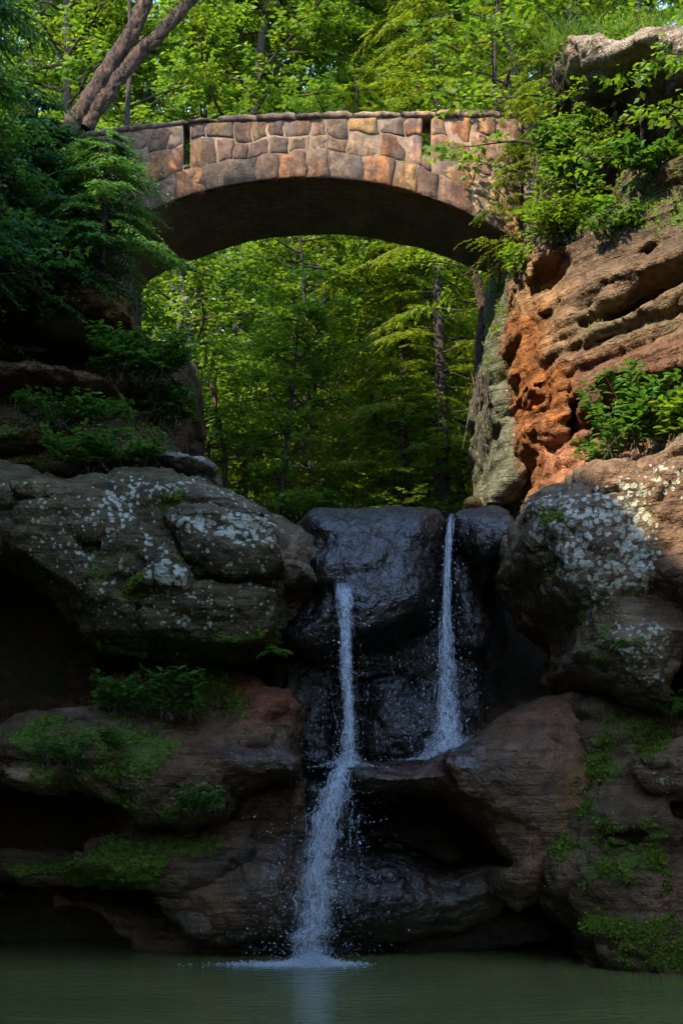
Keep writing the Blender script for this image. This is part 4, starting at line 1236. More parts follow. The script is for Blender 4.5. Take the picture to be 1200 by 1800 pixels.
MAT['moss'] = leaf_material('moss_tuft', (0.034, 0.070, 0.006), (0.160, 0.235, 0.020), 0.35, 0.8)

def bark_material(name, a, b):
    t = NT(name)
    P = t.pos((5, 5, 1.6), obj=True)
    n = t.noise(P, 3.4, 6, 0.7, 1.2)
    m = t.noise(t.pos(), 1.5, 4)
    col = t.mix(t.ramp(n, 0.42, 0.64), a, b)
    col = t.mix(t.math('MULTIPLY', t.ramp(m, 0.55, 0.7), 0.4), col, (0.05, 0.06, 0.03))
    t.bsdf(Base_Color=col, Roughness=0.9, Normal=t.bump(n, 1.0, 0.09))
    return t.m
MAT['bark'] = bark_material('grey_bark', (0.022, 0.017, 0.012), (0.090, 0.068, 0.048))
MAT['pine_bark'] = bark_material('pine_bark', (0.014, 0.009, 0.006), (0.15, 0.078, 0.046))
MAT['root'] = bark_material('root', (0.05, 0.035, 0.022), (0.20, 0.15, 0.10))

def norm(v):
    return v / (np.linalg.norm(v, axis=-1, keepdims=True) + 1e-9)

def leaf_mesh(name, B, Dv, N, L, Wd, mat, rs, droop=0.12, fold=0.12, full=False, tone=None):
    """B base points, Dv directions, N normals; one folded blade each"""
    Dv = norm(Dv); S = norm(np.cross(Dv, N)); N = np.cross(S, Dv)
    L = L[:, None]; Wd = Wd[:, None]
    n = len(B)
    if full:
        pts = [B, B + Dv * L * 0.22 + S * Wd * 0.40 + N * Wd * fold, B + Dv * L * 0.58 + S * Wd * 0.46 + N * Wd * fold - N * L * droop * 0.4, B + Dv * L - N * L * droop,
               B + Dv * L * 0.58 - S * Wd * 0.46 + N * Wd * fold - N * L * droop * 0.4, B + Dv * L * 0.22 - S * Wd * 0.40 + N * Wd * fold]
        k = 6; loc = [(0, 1, 2, 3), (0, 3, 4, 5)]
    else:
        pts = [B, B + Dv * L * 0.45 + S * Wd * 0.5 + N * Wd * fold, B + Dv * L - N * L * droop, B + Dv * L * 0.45 - S * Wd * 0.5 + N * Wd * fold]
        k = 4; loc = [(0, 1, 2, 3)]
    V = np.stack(pts, 1).reshape(-1, 3)
    b = (np.arange(n) * k)[:, None]
    Fq = np.concatenate([b + np.array([f]) for f in loc])
    me = make_mesh(name, V, [Fq])
    v = rs.rand(n, 3)
    if tone is not None: v[:, 0] = np.clip(0.5 * v[:, 0] + tone, 0, 1)
    attr(me, 'leaf', np.repeat(v, k, 0))
    me.materials.append(mat)
    return me

class Wood:
    def __init__(s): s.v, s.q, s.n = [], [], 0
    def tube(s, pts, rad, k=5):
        pts = np.asarray(pts, float); rad = np.broadcast_to(rad, len(pts))
        T = norm(np.gradient(pts, axis=0))
        ref = np.array((0, 0, 1.0)) if abs(T[0, 2]) < 0.8 else np.array((1.0, 0, 0))
        U = norm(np.cross(T, ref)); Wv = np.cross(T, U)
        a = np.arange(k) * 2 * math.pi / k
        ring = pts[:, None] + rad[:, None, None] * (np.cos(a)[None, :, None] * U[:, None] + np.sin(a)[None, :, None] * Wv[:, None])
        s.v.append(ring.reshape(-1, 3))
        idx = s.n + np.arange(len(pts) * k).reshape(len(pts), k)
        j = (np.arange(k) + 1) % k
        s.q.append(np.stack((idx[:-1].ravel(), idx[1:].ravel(), idx[1:][:, j].ravel(), idx[:-1][:, j].ravel()), 1))
        s.n += len(pts) * k
        return s
    def mesh(s, name, mat):
        me = make_mesh(name, np.concatenate(s.v), [np.concatenate(s.q)])
        smooth(me); me.materials.append(mat)
        return me

UP = np.array((0, 0, 1.0))
def limb(rs, start, az, el, length, droop, n=7, wig=0.06):
    d = np.array((math.cos(az) * math.cos(el), math.sin(az) * math.cos(el), math.sin(el)))
    p = [np.array(start, float)]
    for k in range(n - 1):
        d = norm(d + np.array((rs.normal(0, wig), rs.normal(0, wig), rs.normal(0, wig) - droop / (n - 1))))
        p.append(p[-1] + d * length / (n - 1))
    return np.array(p)

def along(p, t):
    u = t * (len(p) - 1); i = np.minimum(u.astype(int), len(p) - 2); f = (u - i)[:, None]
    return p[i] * (1 - f) + p[i + 1] * f, norm(p[i + 1] - p[i])

def broad_tree(seed, h, base, rad, n_limb, n_twig, n_leaf, leaf=0.11, mat='broad', tr=0.13):
    """trunk mesh and crown mesh of a woodland broadleaf tree with flat, tiered sprays"""
    rs = np.random.RandomState(seed)
    w = Wood()
    tp = limb(rs, (0, 0, -0.3), rs.uniform(0, 6.28), 1.5, h + 0.3, -0.02, 12, 0.03)
    w.tube(tp, np.linspace(tr, 0.02, 12), 8)
    B, Dv, N = [], [], []
    for k in range(n_limb):
        t = base + (1 - base) * ((k + rs.rand()) / n_limb)
        st = along(tp, np.array([t]))[0][0]
        prof = (1 - ((t - base) / (1 - base)) ** 1.6) * 0.75 + 0.25
        Ln = rad * prof * rs.uniform(0.65, 1.2)
        lp = limb(rs, st, k * 2.399 + rs.normal(0, 0.4), rs.uniform(0.05, 0.55), Ln, 0.35, 8, 0.10)
        w.tube(lp, np.linspace(0.035, 0.006, 8) * (0.5 + tr * 4), 4)
        tt = rs.uniform(0.22, 1.0, n_twig)
        q, d = along(lp, tt)
        for j in range(n_twig):
            sgn = 1 if j % 2 else -1
            side = norm(np.cross(d[j], UP)) * sgn
            td = norm(d[j] * rs.uniform(0.3, 0.8) + side * rs.uniform(0.5, 1.0) + UP * rs.normal(0.02, 0.13))
            tl_ = rs.uniform(0.35, 0.85) * (0.6 + 0.4 * rad / 3)
            tw = np.stack([q[j] + td * tl_ * s - UP * 0.10 * tl_ * s * s for s in (0, 0.5, 1)])
            if j % 2 == 0: w.tube(tw, (0.006, 0.004, 0.002), 3)
            s = np.linspace(0.12, 1.0, n_leaf) + rs.normal(0, 0.02, n_leaf)
            pp = q[j] + td * tl_ * s[:, None] - UP * (0.10 * tl_ * s * s)[:, None]
            sd = norm(np.cross(td, UP)) * np.where(np.arange(n_leaf) % 2, 1, -1)[:, None]
            B.append(pp + rs.normal(0, 0.025, pp.shape)); Dv.append(td * 0.6 + sd * rs.uniform(0.5, 1.1, (n_leaf, 1)) - UP * rs.uniform(0, 0.35, (n_leaf, 1)))
            N.append(UP * 0.8 + (0, -0.35, 0) + rs.normal(0, 0.55, pp.shape))
    B, Dv, N = map(np.concatenate, (B, Dv, N))
    n = len(B)
    L = rs.uniform(0.75, 1.25, n) * leaf
    return w.mesh('trunk', MAT['bark']), leaf_mesh('crown', B, Dv, N, L, L * rs.uniform(0.5, 0.68, n), MAT[mat], rs)

def frond(rs, st, td, Ln, droop, B, Dv, N, n, w=None):
    """flat hemlock spray: a twig with short needle-bearing side shoots"""
    s = np.linspace(0.06, 1, n)
    pp = st + td * Ln * s[:, None] - UP * (droop * Ln * s * s)[:, None]
    side = norm(np.cross(td, UP))
    for sg in (-1, 1):
        B.append(pp + rs.normal(0, 0.008, pp.shape))
        Dv.append(td * rs.uniform(0.55, 0.9, (n, 1)) + sg * side * (1.0 - 0.25 * s)[:, None] - UP * rs.uniform(0.05, 0.4, (n, 1)))
        N.append(UP * 0.85 + (0, -0.3, 0) + rs.normal(0, 0.42, pp.shape))
    return pp

def hemlock_tree(seed, h, base, rad, n_limb, n_fr, n_needle, mat='hemlock', tr=0.16, leaf=0.13, width=0.19):
    rs = np.random.RandomState(seed)
    w = Wood()
    tp = limb(rs, (0, 0, -0.3), 0, 1.55, h + 0.3, 0.0, 12, 0.012)
    w.tube(tp, np.linspace(tr, 0.015, 12), 8)
    B, Dv, N, LL = [], [], [], []
    for k in range(n_limb):
        t = base + (1 - base) * ((k + rs.rand()) / n_limb)
        st = along(tp, np.array([t]))[0][0]
        Ln = rad * (1 - 0.85 * ((t - base) / (1 - base)) ** 1.2) * rs.uniform(0.7, 1.15)
        lp = limb(rs, st, k * 2.399 + rs.normal(0, 0.4), rs.uniform(-0.1, 0.35), Ln, 0.55, 8, 0.06)
        w.tube(lp, np.linspace(0.018, 0.004, 8) * (0.5 + tr * 3), 4)
        q, d = along(lp, np.linspace(0.18, 1.0, n_fr))
        for j in range(n_fr):
            sgn = 1 if j % 2 else -1
            side = norm(np.cross(d[j], UP)) * sgn
            td = norm(d[j] * rs.uniform(0.5, 0.9) + side * rs.uniform(0.4, 0.9) * (j < n_fr - 1))
            n0 = len(B)
            frond(rs, q[j], td, rs.uniform(0.30, 0.62) * (0.65 + 0.35 * rad / 2.5), rs.uniform(0.15, 0.5), B, Dv, N, n_needle)
            LL.append(np.tile(np.linspace(1.0, 0.45, n_needle), 2))
    B, Dv, N, LL = map(np.concatenate, (B, Dv, N, LL))
    n = len(B)
    L = rs.uniform(0.75, 1.25, n) * leaf * LL
    return w.mesh('trunk', MAT['bark']), leaf_mesh('crown', B, Dv, N, L, L * width + 0.012, MAT[mat], rs, droop=0.15, fold=0.05)

def place_tree(meshes, name, label, loc, rz=0.0, sc=1.0, group=None, tilt=(0, 0)):
    o = thing(name, label, 'tree', loc, rz, group)
    o.rotation_euler = (tilt[0], tilt[1], rz)
    o.scale = (sc, sc, sc)
    link('trunk', meshes[0], None, o); link('crown', meshes[1], None, o)
    return o

maple = [broad_tree(101, 9, 0.06, 3.0, 50, 17, 15, 0.12), broad_tree(102, 11, 0.08, 3.4, 54, 17, 15, 0.125)]
tall = [broad_tree(103, 21, 0.07, 4.6, 110, 24, 18, 0.15, tr=0.22), broad_tree(104, 23, 0.12, 4.6, 108, 24, 18, 0.16, tr=0.24)]
hem = [hemlock_tree(105, 12, 0.04, 2.7, 96, 16, 10, leaf=0.15, width=0.24), hemlock_tree(106, 20, 0.05, 3.6, 120, 17, 11, tr=0.22, leaf=0.20, width=0.26)]

rsT = np.random.RandomState(77)
def at_px(px, D, dz=-0.1):
    x = (px - CX) * D / F
    return (x, D, float(ground_z(np.array([x]), np.array([D]))[0]) + dz)
# trees standing in the frame of the arch, each told apart by where it stands
near = [
    (maple[0], 'maple_tree', 'light green maple with flat tiered sprays seen through the arch near its dark side', 395, 27.0, 0.3, 1.0),
    (maple[1], 'maple_tree', 'leafy maple right behind the lip, its sprays filling the middle of the arch', 520, 30.0, 1.7, 1.0),
    (hem[0], 'hemlock_tree', 'yellow-green drooping hemlock beside the grey buttress, seen through the arch', 775, 26.0, 0.9, 1.05),
    (hem[0], 'hemlock_tree', 'darker hemlock behind the lip, just left of the yellow-green drooping one', 655, 29.0, 2.9, 0.95),
    (maple[0], 'maple_tree', 'sunlit maple at the edge of the arch above the dark stepped cliff', 275, 29.5, 4.1, 1.15),
    (maple[0], 'maple_tree', 'maple hanging its sprays low over the lip in the shade of the arch', 470, 25.0, 2.6, 0.6),
    (maple[0], 'maple_tree', 'small maple low behind the lip under the drooping hemlock', 700, 25.0, 4.4, 0.5),
    (hem[0], 'hemlock_tree', 'yellow-green hemlock low behind the lip with boughs hanging to the left of the roots', 715, 26.8, 1.3, 0.7),
    (maple[1], 'maple_tree', 'young maple left of the middle of the arch, with pale flat sprays', 560, 27.0, 0.8, 0.72),
    (maple[0], 'maple_tree', 'bushy maple in the middle of the arch behind the hemlocks', 610, 32.5, 5.2, 1.25),
    (maple[1], 'maple_tree', 'maple with dark lower sprays between the buttress and the drooping hemlock', 835, 28.5, 5.9, 0.95),
    (maple[1], 'maple_tree', 'maple behind the buttress, its leaves showing under the arch end', 905, 29.5, 5.0, 1.0),
]
for ms, nm, lb, px, D, rz, sc in near:
    place_tree(ms, nm, lb, at_px(px, D), rz, sc)
# the wood behind: individuals nothing sets apart
wood = [
    (tall[0], 120, 36, 'broadleaf tree whose crown fills the gap left of the leaning pine'),
    (hem[1], 250, 41, 'tall hemlock behind the leaning pine and the thin pale stem'),
    (tall[1], 400, 38, 'sunlit broadleaf tree rising behind the parapet just right of the first slit'),
    (tall[0], 560, 42, 'broadleaf tree behind the crown of the arch'),
    (hem[1], 690, 36, 'dark tall hemlock rising behind the parapet left of the second slit'),
    (tall[1], 800, 41, 'broadleaf tree behind the second slit of the parapet'),
    (hem[1], 900, 34, 'tall hemlock behind the bridge end on the sunlit cliff side'),
    (tall[0], 1010, 38, 'broadleaf tree rising behind the left corner of the pale slab'),
    (tall[1], 1130, 34, 'broadleaf tree above the pale slab in the top right corner'),
    (tall[1], 20, 43, None), (tall[0], 330, 47, None), (hem[1], 480, 49, None), (tall[1], 640, 50, None), (tall[0], 760, 52, None), (hem[1], 870, 48, None), (tall[1], 220, 54, None),
    (tall[0], 90, 58, None), (tall[1], 420, 60, None), (tall[0], 580, 63, None), (tall[1], 720, 64, None), (tall[0], 880, 60, None), (tall[1], 1050, 50, None),
    (tall[1], 300, 70, None), (tall[0], 500, 76, None), (tall[1], 680, 80, None), (tall[0], 860, 76, None)]
for ms, px, D, lb in wood:
    h_ = ms is hem[1]
    o = place_tree(ms, 'hemlock_tree' if h_ else 'broadleaf_tree', lb or ('distant hemlock deep in the wood, glimpsed between nearer crowns' if h_ else 'distant broadleaf tree deep in the wood, glimpsed between nearer crowns'),
               at_px(px, D), rsT.uniform(0, 6.28), rsT.uniform(0.92, 1.15), 'tall trees close behind the bridge' if lb else ('distant hemlocks in the wood' if h_ else 'distant broadleaf trees in the wood'))
# slender bare trunks showing under the arch
for (pts, D, r, lb) in (
    ([(352, 800), (356, 770), (352, 715)], 25.2, 0.10, 'reddish sapling trunk rising beside the dark cliff edge under the arch'),
    ([(395, 810), (388, 760), (376, 700)], 25.6, 0.06, 'thin leaning sapling just right of the reddish trunk under the arch'),
    ([(430, 866), (432, 830), (429, 775)], 26.5, 0.065, 'short orange-lit trunk low in the arch near the big boulder'),
    ([(842, 640), (850, 560), (834, 480), (822, 440)], 24.4, 0.11, 'pale trunk under the arch beside the buttress'),
    ([(602, 640), (600, 560), (575, 440), (568, 380)], 33.0, 0.16, 'distant pinkish trunk high under the crown of the arch')):
    P = np.array([W(a, b, D) for a, b in pts])
    P = np.concatenate(([[P[0, 0], D, min(P[0, 2], float(ground_z(P[0:1, 0], np.array([D]))[0])) - 0.1]], P, [P[-1] + (P[-1] - P[-2]) * 0.8]))
    o = thing('sapling_tree', lb, 'tree', P[0])
    link('trunk', Wood().tube(dense(P - P[0], 14), np.linspace(r, r * 0.55, 14), 7).mesh('trunk', MAT['pine_bark']), None, o)
    # a few leaf sprays at its head
    rs = np.random.RandomState(int(D * 10)); B, Dv, N = [], [], []
    w = Wood()
    for k in range(10):
        lp = limb(rs, P[-1] - P[0] - (0, 0, 0.15 * k), k * 2.4, 0.3, 1.2, 0.5)
        w.tube(lp, np.linspace(0.02, 0.004, 7), 4)
        q, d = along(lp, rs.uniform(0.2, 1, 60)); B.append(q + rs.normal(0, 0.06, q.shape)); Dv.append(d + rs.normal(0, 0.7, d.shape)); N.append(UP + rs.normal(0, 0.3, d.shape))
    B, Dv, N = map(np.concatenate, (B, Dv, N)); L = rs.uniform(0.08, 0.14, len(B))
    link('branches', w.mesh('branches', MAT['bark']), None, o)
    link('crown', leaf_mesh('crown', B, Dv, N, L, L * 0.6, MAT['broad'], rs), None, o)

# twin leaning pine behind the bridge
D = 25.0
o = thing('pine_tree', 'leaning pine with two sunlit reddish trunks behind the end of the parapet', 'tree', W(110, 250, D))
b0 = W(110, 250, D)
for pts, r0, r1 in (([(95, 300), (125, 228), (165, 165), (205, 98), (243, 38), (262, -30), (290, -200)], 0.19, 0.12), ([(150, 225), (192, 160), (238, 103), (292, 48), (345, -15), (450, -160)], 0.15, 0.10)):
    P = np.array([W(a, b, D) for a, b in pts]) - b0
    Pd = dense(P, 26)
    Pd = dense(P, 110)
    wd = Wood().tube(Pd, np.linspace(r0, r1, 110), 24)
    q_ = wd.v[0]; c_ = np.repeat(Pd, 24, 0); ax_ = norm(q_ - c_)
    wd.v[0] = q_ + ax_ * (0.05 * fbm(np.c_[q_[:, 0] * 5, q_[:, 1] * 5, q_[:, 2] * 2.2], 4) - 0.045 * np.exp(-np.abs(perlin(q_ * (9, 9, 3))) / 0.12))[:, None]
    link('trunk', wd.mesh('trunk', MAT['pine_bark']), None, o)
rs = np.random.RandomState(55); B, Dv, N = [], [], []; w = Wood()
for k in range(34):
    c = (W(290, -200, D) if k % 2 else W(450, -160, D)) - b0
    lp = limb(rs, c - (0, 0, rs.uniform(-2.0, 1.4)), k * 2.4, rs.uniform(-0.1, 0.4), rs.uniform(1.2, 2.4), 0.4)
    w.tube(lp, np.linspace(0.04, 0.006, 7), 4)
    q, d = along(lp, np.linspace(0.2, 1, 12))
    for j in range(12):
        side = norm(np.cross(d[j], UP)) * (1 if j % 2 else -1)
        frond(rs, q[j], norm(d[j] * 0.7 + side * 0.7), rs.uniform(0.3, 0.6), 0.2, B, Dv, N, 9)
B, Dv, N = map(np.concatenate, (B, Dv, N)); L = rs.uniform(0.09, 0.15, len(B))
link('branches', w.mesh('branches', MAT['pine_bark']), None, o)
link('crown', leaf_mesh('crown', B, Dv, N, L, L * 0.2 + 0.01, MAT['hemlock'], rs), None, o)
# thin stem beside it
P = np.array([W(a, b, 25.5) for a, b in [(222, 250), (224, 200), (228, 140), (230, 60), (226, -40)]])
o = thing('sapling_tree', 'thin pale stem standing right of the leaning pine behind the parapet', 'tree', P[0])
w = Wood().tube(dense(P - P[0], 12), np.linspace(0.06, 0.035, 12), 7)
w.tube([P[1] - P[0] + (0, 0, .1), P[1] - P[0] + (0.45, -0.1, 0.25), P[1] - P[0] + (1.1, -0.2, 0.42)], (0.03, 0.02, 0.01), 5)
link('trunk', w.mesh('trunk', MAT['bark']), None, o)

# near hemlocks hanging over the dark cliff on the left
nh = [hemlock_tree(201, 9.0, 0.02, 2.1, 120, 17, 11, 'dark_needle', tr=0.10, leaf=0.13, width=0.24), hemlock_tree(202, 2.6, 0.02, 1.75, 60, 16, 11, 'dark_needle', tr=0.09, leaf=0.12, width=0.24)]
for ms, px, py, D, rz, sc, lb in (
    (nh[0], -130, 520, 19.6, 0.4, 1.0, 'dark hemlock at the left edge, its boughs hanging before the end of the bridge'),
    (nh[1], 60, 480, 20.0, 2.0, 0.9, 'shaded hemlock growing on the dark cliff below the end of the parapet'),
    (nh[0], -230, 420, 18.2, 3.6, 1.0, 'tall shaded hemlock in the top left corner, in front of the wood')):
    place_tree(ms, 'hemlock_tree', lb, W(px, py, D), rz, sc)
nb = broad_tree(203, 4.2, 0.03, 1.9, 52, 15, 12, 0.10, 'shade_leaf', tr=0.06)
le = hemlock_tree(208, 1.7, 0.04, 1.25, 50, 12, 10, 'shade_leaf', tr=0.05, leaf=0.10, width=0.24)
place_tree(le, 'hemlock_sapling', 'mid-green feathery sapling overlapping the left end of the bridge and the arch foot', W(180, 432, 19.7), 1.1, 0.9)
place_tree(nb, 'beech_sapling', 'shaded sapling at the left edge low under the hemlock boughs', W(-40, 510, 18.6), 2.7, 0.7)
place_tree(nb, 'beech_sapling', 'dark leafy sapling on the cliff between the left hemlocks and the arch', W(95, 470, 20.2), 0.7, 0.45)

# saplings on the right-hand cliff top
rb = [broad_tree(204, 4.6, 0.05, 1.7, 30, 9, 9, 0.135, 'broad', tr=0.05), broad_tree(205, 3.0, 0.02, 1.3, 24, 9, 9, 0.12, 'broad', tr=0.04)]
sp = broad_tree(207, 1.5, 0.02, 0.95, 10, 6, 7, 0.125, 'broad', tr=0.03)
rh = hemlock_tree(206, 5.0, 0.02, 1.6, 60, 12, 10, 'hemlock', tr=0.07, leaf=0.10)
for ms, px, py, D, rz, sc, nm, lb in (
    (rb[0], 950, 330, 20.2, 0.2, 0.95, 'birch_sapling', 'sunlit sapling with big leaves standing in front of the parapet end'),
    (rb[0], 870, 170, 21.0, 2.2, 0.72, 'birch_sapling', 'bright green sapling on the cliff top left of the pale slab'),
    (rh, 935, 430, 20.4, 1.2, 0.66, 'hemlock_sapling', 'small yellow-green hemlock drooping over the right end of the arch'),
    (sp, 1130, 262, 18.4, 4.0, 0.9, 'birch_sapling', 'leafy sapling leaning out of the dark alcove under the pale slab'),
    (sp, 1205, 235, 17.4, 1.0, 0.9, 'birch_sapling', 'sapling with bright leaves at the right edge below the pale slab'),
    (rh, 1010, 70, 21.8, 3.0, 0.9, 'hemlock_sapling', 'feathery hemlock sapling rooted behind the pale slab'),
    (rb[0], 1120, 40, 22.0, 5.1, 0.9, 'birch_sapling', 'leafy sapling standing above the pale slab in the top right'),
    (rb[1], 1010, 395, 19.3, 5.6, 0.55, 'birch_sapling', 'low dark-stemmed sapling on the cliff shoulder under the alcove')):
    place_tree(ms, nm, lb, W(px, py, D), rz, sc)

# ------------------------------------------------------------------ ferns, shrubs and moss on the rocks
def shrub(name, label, cat, px, py, D, wpx, hpx, n_stem, n_leaf, leaf, mat, seed, lean=0.0, depth=0.5, full=True):
    n_leaf = int(n_leaf * 1.7); leaf *= 1.1
    rs = np.random.RandomState(seed)
    b0 = W(px, py, D); k_ = D / F
    o = thing(name, label, cat, b0)
    w = Wood(); B, Dv, N = [], [], []
    for s in range(n_stem):
        st = np.array((rs.uniform(-0.3, 0.3) * wpx * k_, rs.uniform(-0.3, 0.3) * depth, -0.06))
        tgt = np.array((rs.uniform(-0.5, 0.5) * wpx * k_ + lean * hpx * k_, rs.uniform(-0.7, 0.5) * depth, rs.uniform(0.35, 1.0) * hpx * k_))
        mid = st * 0.5 + tgt * 0.5 + (0, 0, 0.12 * hpx * k_)
        t = np.linspace(0, 1, 6)[:, None]
        p = st * (1 - t) ** 2 + 2 * mid * t * (1 - t) + tgt * t * t
        w.tube(p, np.linspace(0.008, 0.003, 6), 3)
        q, d = along(p, np.clip(rs.uniform(0.25, 1.02, n_leaf), 0, 1))
        sd = norm(np.cross(d, UP)) * np.where(np.arange(n_leaf) % 2, 1, -1)[:, None]
        out = rs.uniform(0.0, 0.10, (n_leaf, 1))
        B.append(q + sd * out + rs.normal(0, 0.02, q.shape)); Dv.append(sd + d * 0.5 + rs.normal(0, 0.25, d.shape) - UP * 0.15); N.append(UP + (0, -0.35, 0) + rs.normal(0, 0.25, d.shape))
    B, Dv, N = map(np.concatenate, (B, Dv, N)); L = rs.uniform(0.7, 1.3, len(B)) * leaf
    link('stems', w.mesh('stems', MAT['root']), None, o)
    link('leaves', leaf_mesh('leaves', B, Dv, N, L, L * 0.62, MAT[mat], rs, full=full), None, o, 'stuff')
    return o

def fern(label, px, py, D, size, n_fr, mat, seed, spread=1.0):
    rs = np.random.RandomState(seed)
    b0 = W(px, py, D)
    o = thing('fern', label, 'fern', b0)
    for k in range(n_fr):
        az = rs.uniform(math.pi, 2 * math.pi) if k % 3 else rs.uniform(0, math.pi)
        lp = limb(rs, (0, 0, -0.03), az, rs.uniform(0.4, 1.1), size * rs.uniform(0.7, 1.15), 1.5 * spread, 8, 0.05)
        B, Dv, N = [], [], []
        m = 16
        q, d = along(lp, np.linspace(0.12, 1, m))
        Lp = size * 0.30 * np.sin(np.linspace(0.35, 3.0, m))
        for sg in (-1, 1):
            side = norm(np.cross(d, UP)) * sg
            B.append(q); Dv.append(side + d * 0.35 - UP * 0.1); N.append(UP + rs.normal(0, 0.15, q.shape))
        B, Dv, N = map(np.concatenate, (B, Dv, N)); L = np.tile(np.maximum(Lp, 0.02), 2)
        f = link('frond', leaf_mesh('frond', B, Dv, N, L, L * 0.32 + 0.006, MAT[mat], rs, droop=0.2), None, o)
    return o

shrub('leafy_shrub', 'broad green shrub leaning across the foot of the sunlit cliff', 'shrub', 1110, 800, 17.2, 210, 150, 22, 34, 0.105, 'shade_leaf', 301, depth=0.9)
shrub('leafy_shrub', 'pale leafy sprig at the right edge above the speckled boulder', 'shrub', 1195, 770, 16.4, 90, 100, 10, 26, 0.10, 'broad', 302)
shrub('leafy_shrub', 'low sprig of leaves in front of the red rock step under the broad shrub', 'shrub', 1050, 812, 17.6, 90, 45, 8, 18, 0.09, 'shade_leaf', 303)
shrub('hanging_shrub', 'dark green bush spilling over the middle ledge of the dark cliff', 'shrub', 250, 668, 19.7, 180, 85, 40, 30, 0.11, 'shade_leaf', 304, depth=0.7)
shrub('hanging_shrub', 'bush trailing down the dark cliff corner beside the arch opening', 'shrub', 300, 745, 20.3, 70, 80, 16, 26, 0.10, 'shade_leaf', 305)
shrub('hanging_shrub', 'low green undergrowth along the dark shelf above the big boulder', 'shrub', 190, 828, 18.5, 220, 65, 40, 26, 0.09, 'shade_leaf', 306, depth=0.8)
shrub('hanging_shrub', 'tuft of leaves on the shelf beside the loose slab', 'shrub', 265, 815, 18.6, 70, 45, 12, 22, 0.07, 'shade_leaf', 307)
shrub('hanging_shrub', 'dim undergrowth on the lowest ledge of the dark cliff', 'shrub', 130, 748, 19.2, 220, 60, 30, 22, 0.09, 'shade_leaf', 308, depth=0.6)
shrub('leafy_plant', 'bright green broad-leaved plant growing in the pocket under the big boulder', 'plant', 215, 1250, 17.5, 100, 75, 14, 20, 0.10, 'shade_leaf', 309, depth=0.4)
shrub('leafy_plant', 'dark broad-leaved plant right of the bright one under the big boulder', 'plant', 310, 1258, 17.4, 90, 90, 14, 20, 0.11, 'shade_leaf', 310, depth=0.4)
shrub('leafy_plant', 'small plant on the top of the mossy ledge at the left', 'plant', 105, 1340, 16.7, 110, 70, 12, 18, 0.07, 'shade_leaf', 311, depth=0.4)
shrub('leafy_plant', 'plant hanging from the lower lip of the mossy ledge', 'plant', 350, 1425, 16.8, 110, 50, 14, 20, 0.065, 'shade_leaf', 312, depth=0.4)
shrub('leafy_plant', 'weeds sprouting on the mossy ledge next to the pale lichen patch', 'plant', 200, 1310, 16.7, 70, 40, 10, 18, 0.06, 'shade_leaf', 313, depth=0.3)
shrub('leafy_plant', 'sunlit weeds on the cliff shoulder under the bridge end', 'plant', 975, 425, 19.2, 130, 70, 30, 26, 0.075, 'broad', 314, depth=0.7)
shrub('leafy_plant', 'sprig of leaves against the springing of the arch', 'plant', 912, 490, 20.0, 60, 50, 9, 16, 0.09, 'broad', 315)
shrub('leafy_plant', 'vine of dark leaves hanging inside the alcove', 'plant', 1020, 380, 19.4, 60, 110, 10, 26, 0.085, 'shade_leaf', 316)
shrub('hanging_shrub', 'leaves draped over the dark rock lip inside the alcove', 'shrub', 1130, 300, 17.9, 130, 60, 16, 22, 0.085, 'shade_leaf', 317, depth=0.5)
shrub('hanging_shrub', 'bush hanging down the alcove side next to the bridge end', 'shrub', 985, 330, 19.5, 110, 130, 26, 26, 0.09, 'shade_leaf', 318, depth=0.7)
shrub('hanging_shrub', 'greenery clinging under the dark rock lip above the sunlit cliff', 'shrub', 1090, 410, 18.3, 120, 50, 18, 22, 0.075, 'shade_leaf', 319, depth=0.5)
fern('bright fern in the gap at the right edge under the speckled boulder', 1190, 1235, 16.6, 0.55, 12, 'shade_leaf', 320)
fern('fern on the pale boulder foot above the mossy bank', 1105, 1125, 15.5, 0.22, 6, 'shade_leaf', 321)
fern('dark fern on the cliff corner beside the arch opening', 300, 720, 20.4, 0.5, 10, 'shade_leaf', 322)
fern('small fern under the big boulder near the wet rock', 485, 1140, 17.1, 0.25, 7, 'shade_leaf', 323)
fern('fern drooping from the lip of the alcove', 1060, 360, 18.9, 0.45, 9, 'broad', 324, 1.4)

# grass hanging over the top slab, rootlets under it
def grass_tuft(label, px0, px1, py, D0, D1, n, seed, length=0.45):
    rs = np.random.RandomState(seed)
    t = rs.rand(n)
    P = np.array([W(px0 + (px1 - px0) * a, py + rs.normal(0, 6), D0 + (D1 - D0) * a + rs.normal(0, 0.15)) for a in t])
    o = thing('grass_fringe', label, 'grass', P[0])
    B, Dv, N, LL = [], [], [], []
    d = norm(np.stack((rs.normal(0, 0.5, n), -np.abs(rs.normal(0.3, 0.4, n)), rs.normal(0.5, 0.45, n)), 1))
    L = rs.uniform(0.5, 1.2, n) * length
    link('blades', leaf_mesh('blades', P - P[0], d, np.cross(d, rs.normal(size=(n, 3))), L, np.full(n, 0.010), MAT['broad'], rs, droop=0.45, fold=0), None, o, 'stuff')
grass_tuft('fringe of fine grass hanging along the top of the pale slab', 960, 1230, 56, 19.3, 17.8, 420, 330, 0.30)
grass_tuft('dry grass tuft drooping from the left corner of the pale slab', 950, 1005, 96, 19.3, 19.0, 200, 331, 0.5)

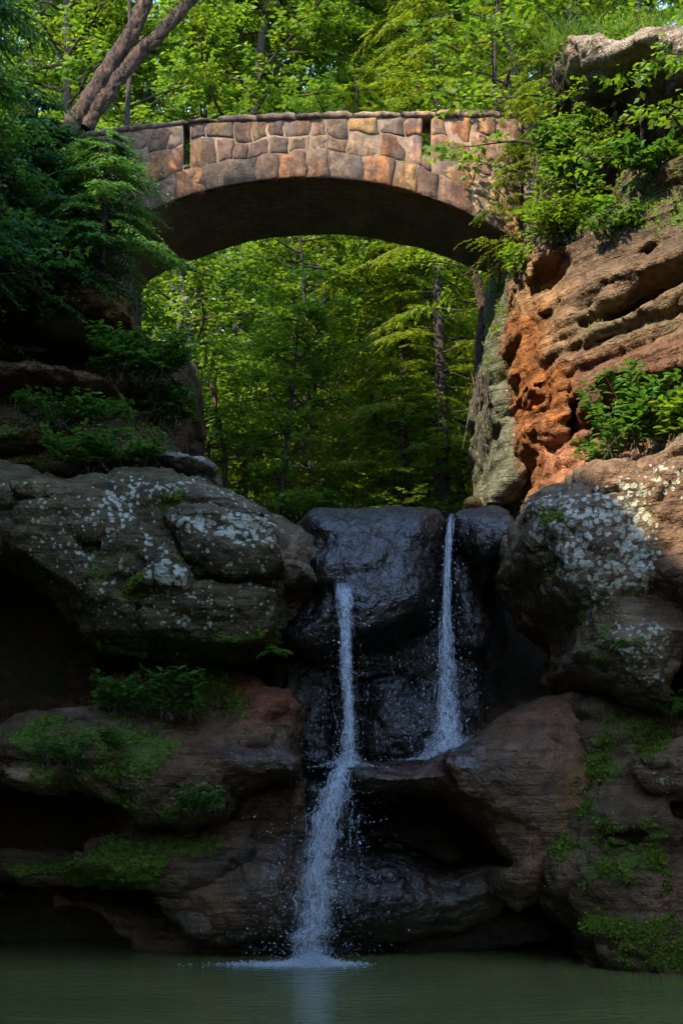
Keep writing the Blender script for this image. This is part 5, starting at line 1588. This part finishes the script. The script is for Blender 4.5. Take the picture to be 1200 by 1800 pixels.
def rootlets(label, px0, px1, py0, py1, D, n, seed):
    rs = np.random.RandomState(seed)
    b0 = W(px0, py0, D)
    o = thing('root_tangle', label, 'roots', b0)
    for k in range(n):
        a = W(rs.uniform(px0, px1), py0 + rs.normal(0, 8), D + rs.normal(0, 0.1)) - b0
        b = W(rs.uniform(px0, px1), rs.uniform(py0, py1) + 0.4 * (py1 - py0), D + rs.normal(0, 0.1)) - b0
        t = np.linspace(0, 1, 7)[:, None]
        p = a * (1 - t) + b * t + np.cumsum(rs.normal(0, 0.03, (7, 3)), 0)
        r = rs.uniform(0.003, 0.012)
        link('root', Wood().tube(p, np.linspace(r, r * 0.4, 7), 5).mesh('root', MAT['root']), None, o)
rootlets('tangle of bare roots hanging by the buttress under the arch', 832, 868, 660, 790, 20.9, 14, 340)
rootlets('thin roots dangling from the underside of the pale slab', 965, 1010, 110, 170, 19.5, 9, 341)
rootlets('bare twigs crossing the dark alcove mouth', 930, 990, 260, 400, 19.6, 9, 342)
rootlets('thin bare roots hanging off the ledge of the dark cliff', 215, 320, 690, 730, 20.2, 9, 343)

def scatter_moss(rock, thr, n, seed, size=0.021, mat='moss'):
    v, nr, M, pxy = o_data[rock]
    rs = np.random.RandomState(seed)
    nz = fbm(v * 3.2 + 7, 3)
    wgt = np.clip(M[:, 0] + 0.9 * nz - thr, 0, 1) * (nr[:, 1] < 0.5) * np.clip(nr[:, 2] + 0.55, 0, 1)
    vis = (pxy[:, 0] > -60) & (pxy[:, 0] < 1260) & (pxy[:, 1] > -60)
    wgt = wgt * vis
    if wgt.sum() < 1e-6: return
    i = rs.choice(len(v), n, p=wgt / wgt.sum())
    P = v[i] + rs.normal(0, 0.018, (n, 3)) + nr[i] * 0.004
    d = nr[i] + rs.normal(0, 0.8, (n, 3)) - UP * 0.25
    L = rs.gamma(4, size / 4, n) + 0.006
    me = leaf_mesh('moss', P, d, nr[i] + rs.normal(0, 0.5, (n, 3)), L, L * 0.7, MAT[mat], rs, tone=np.clip(0.3 + 0.8 * nz[i], 0, 0.6))
    link('moss', me, None, bpy.data.objects[rock], 'stuff')
scatter_moss('mossy_ledge', 0.60, 36000, 401)
scatter_moss('mossy_bank', 0.62, 30000, 402)
scatter_moss('lichen_boulder', 0.70, 14000, 403)
scatter_moss('wet_cliff', 0.60, 4000, 404)
scatter_moss('spotted_boulder', 0.62, 3500, 405)
scatter_moss('sunlit_cliff', 0.62, 5000, 406)
scatter_moss('dark_cliff', 0.55, 9000, 407)
scatter_moss('buttress_rock', 0.55, 3000, 408)
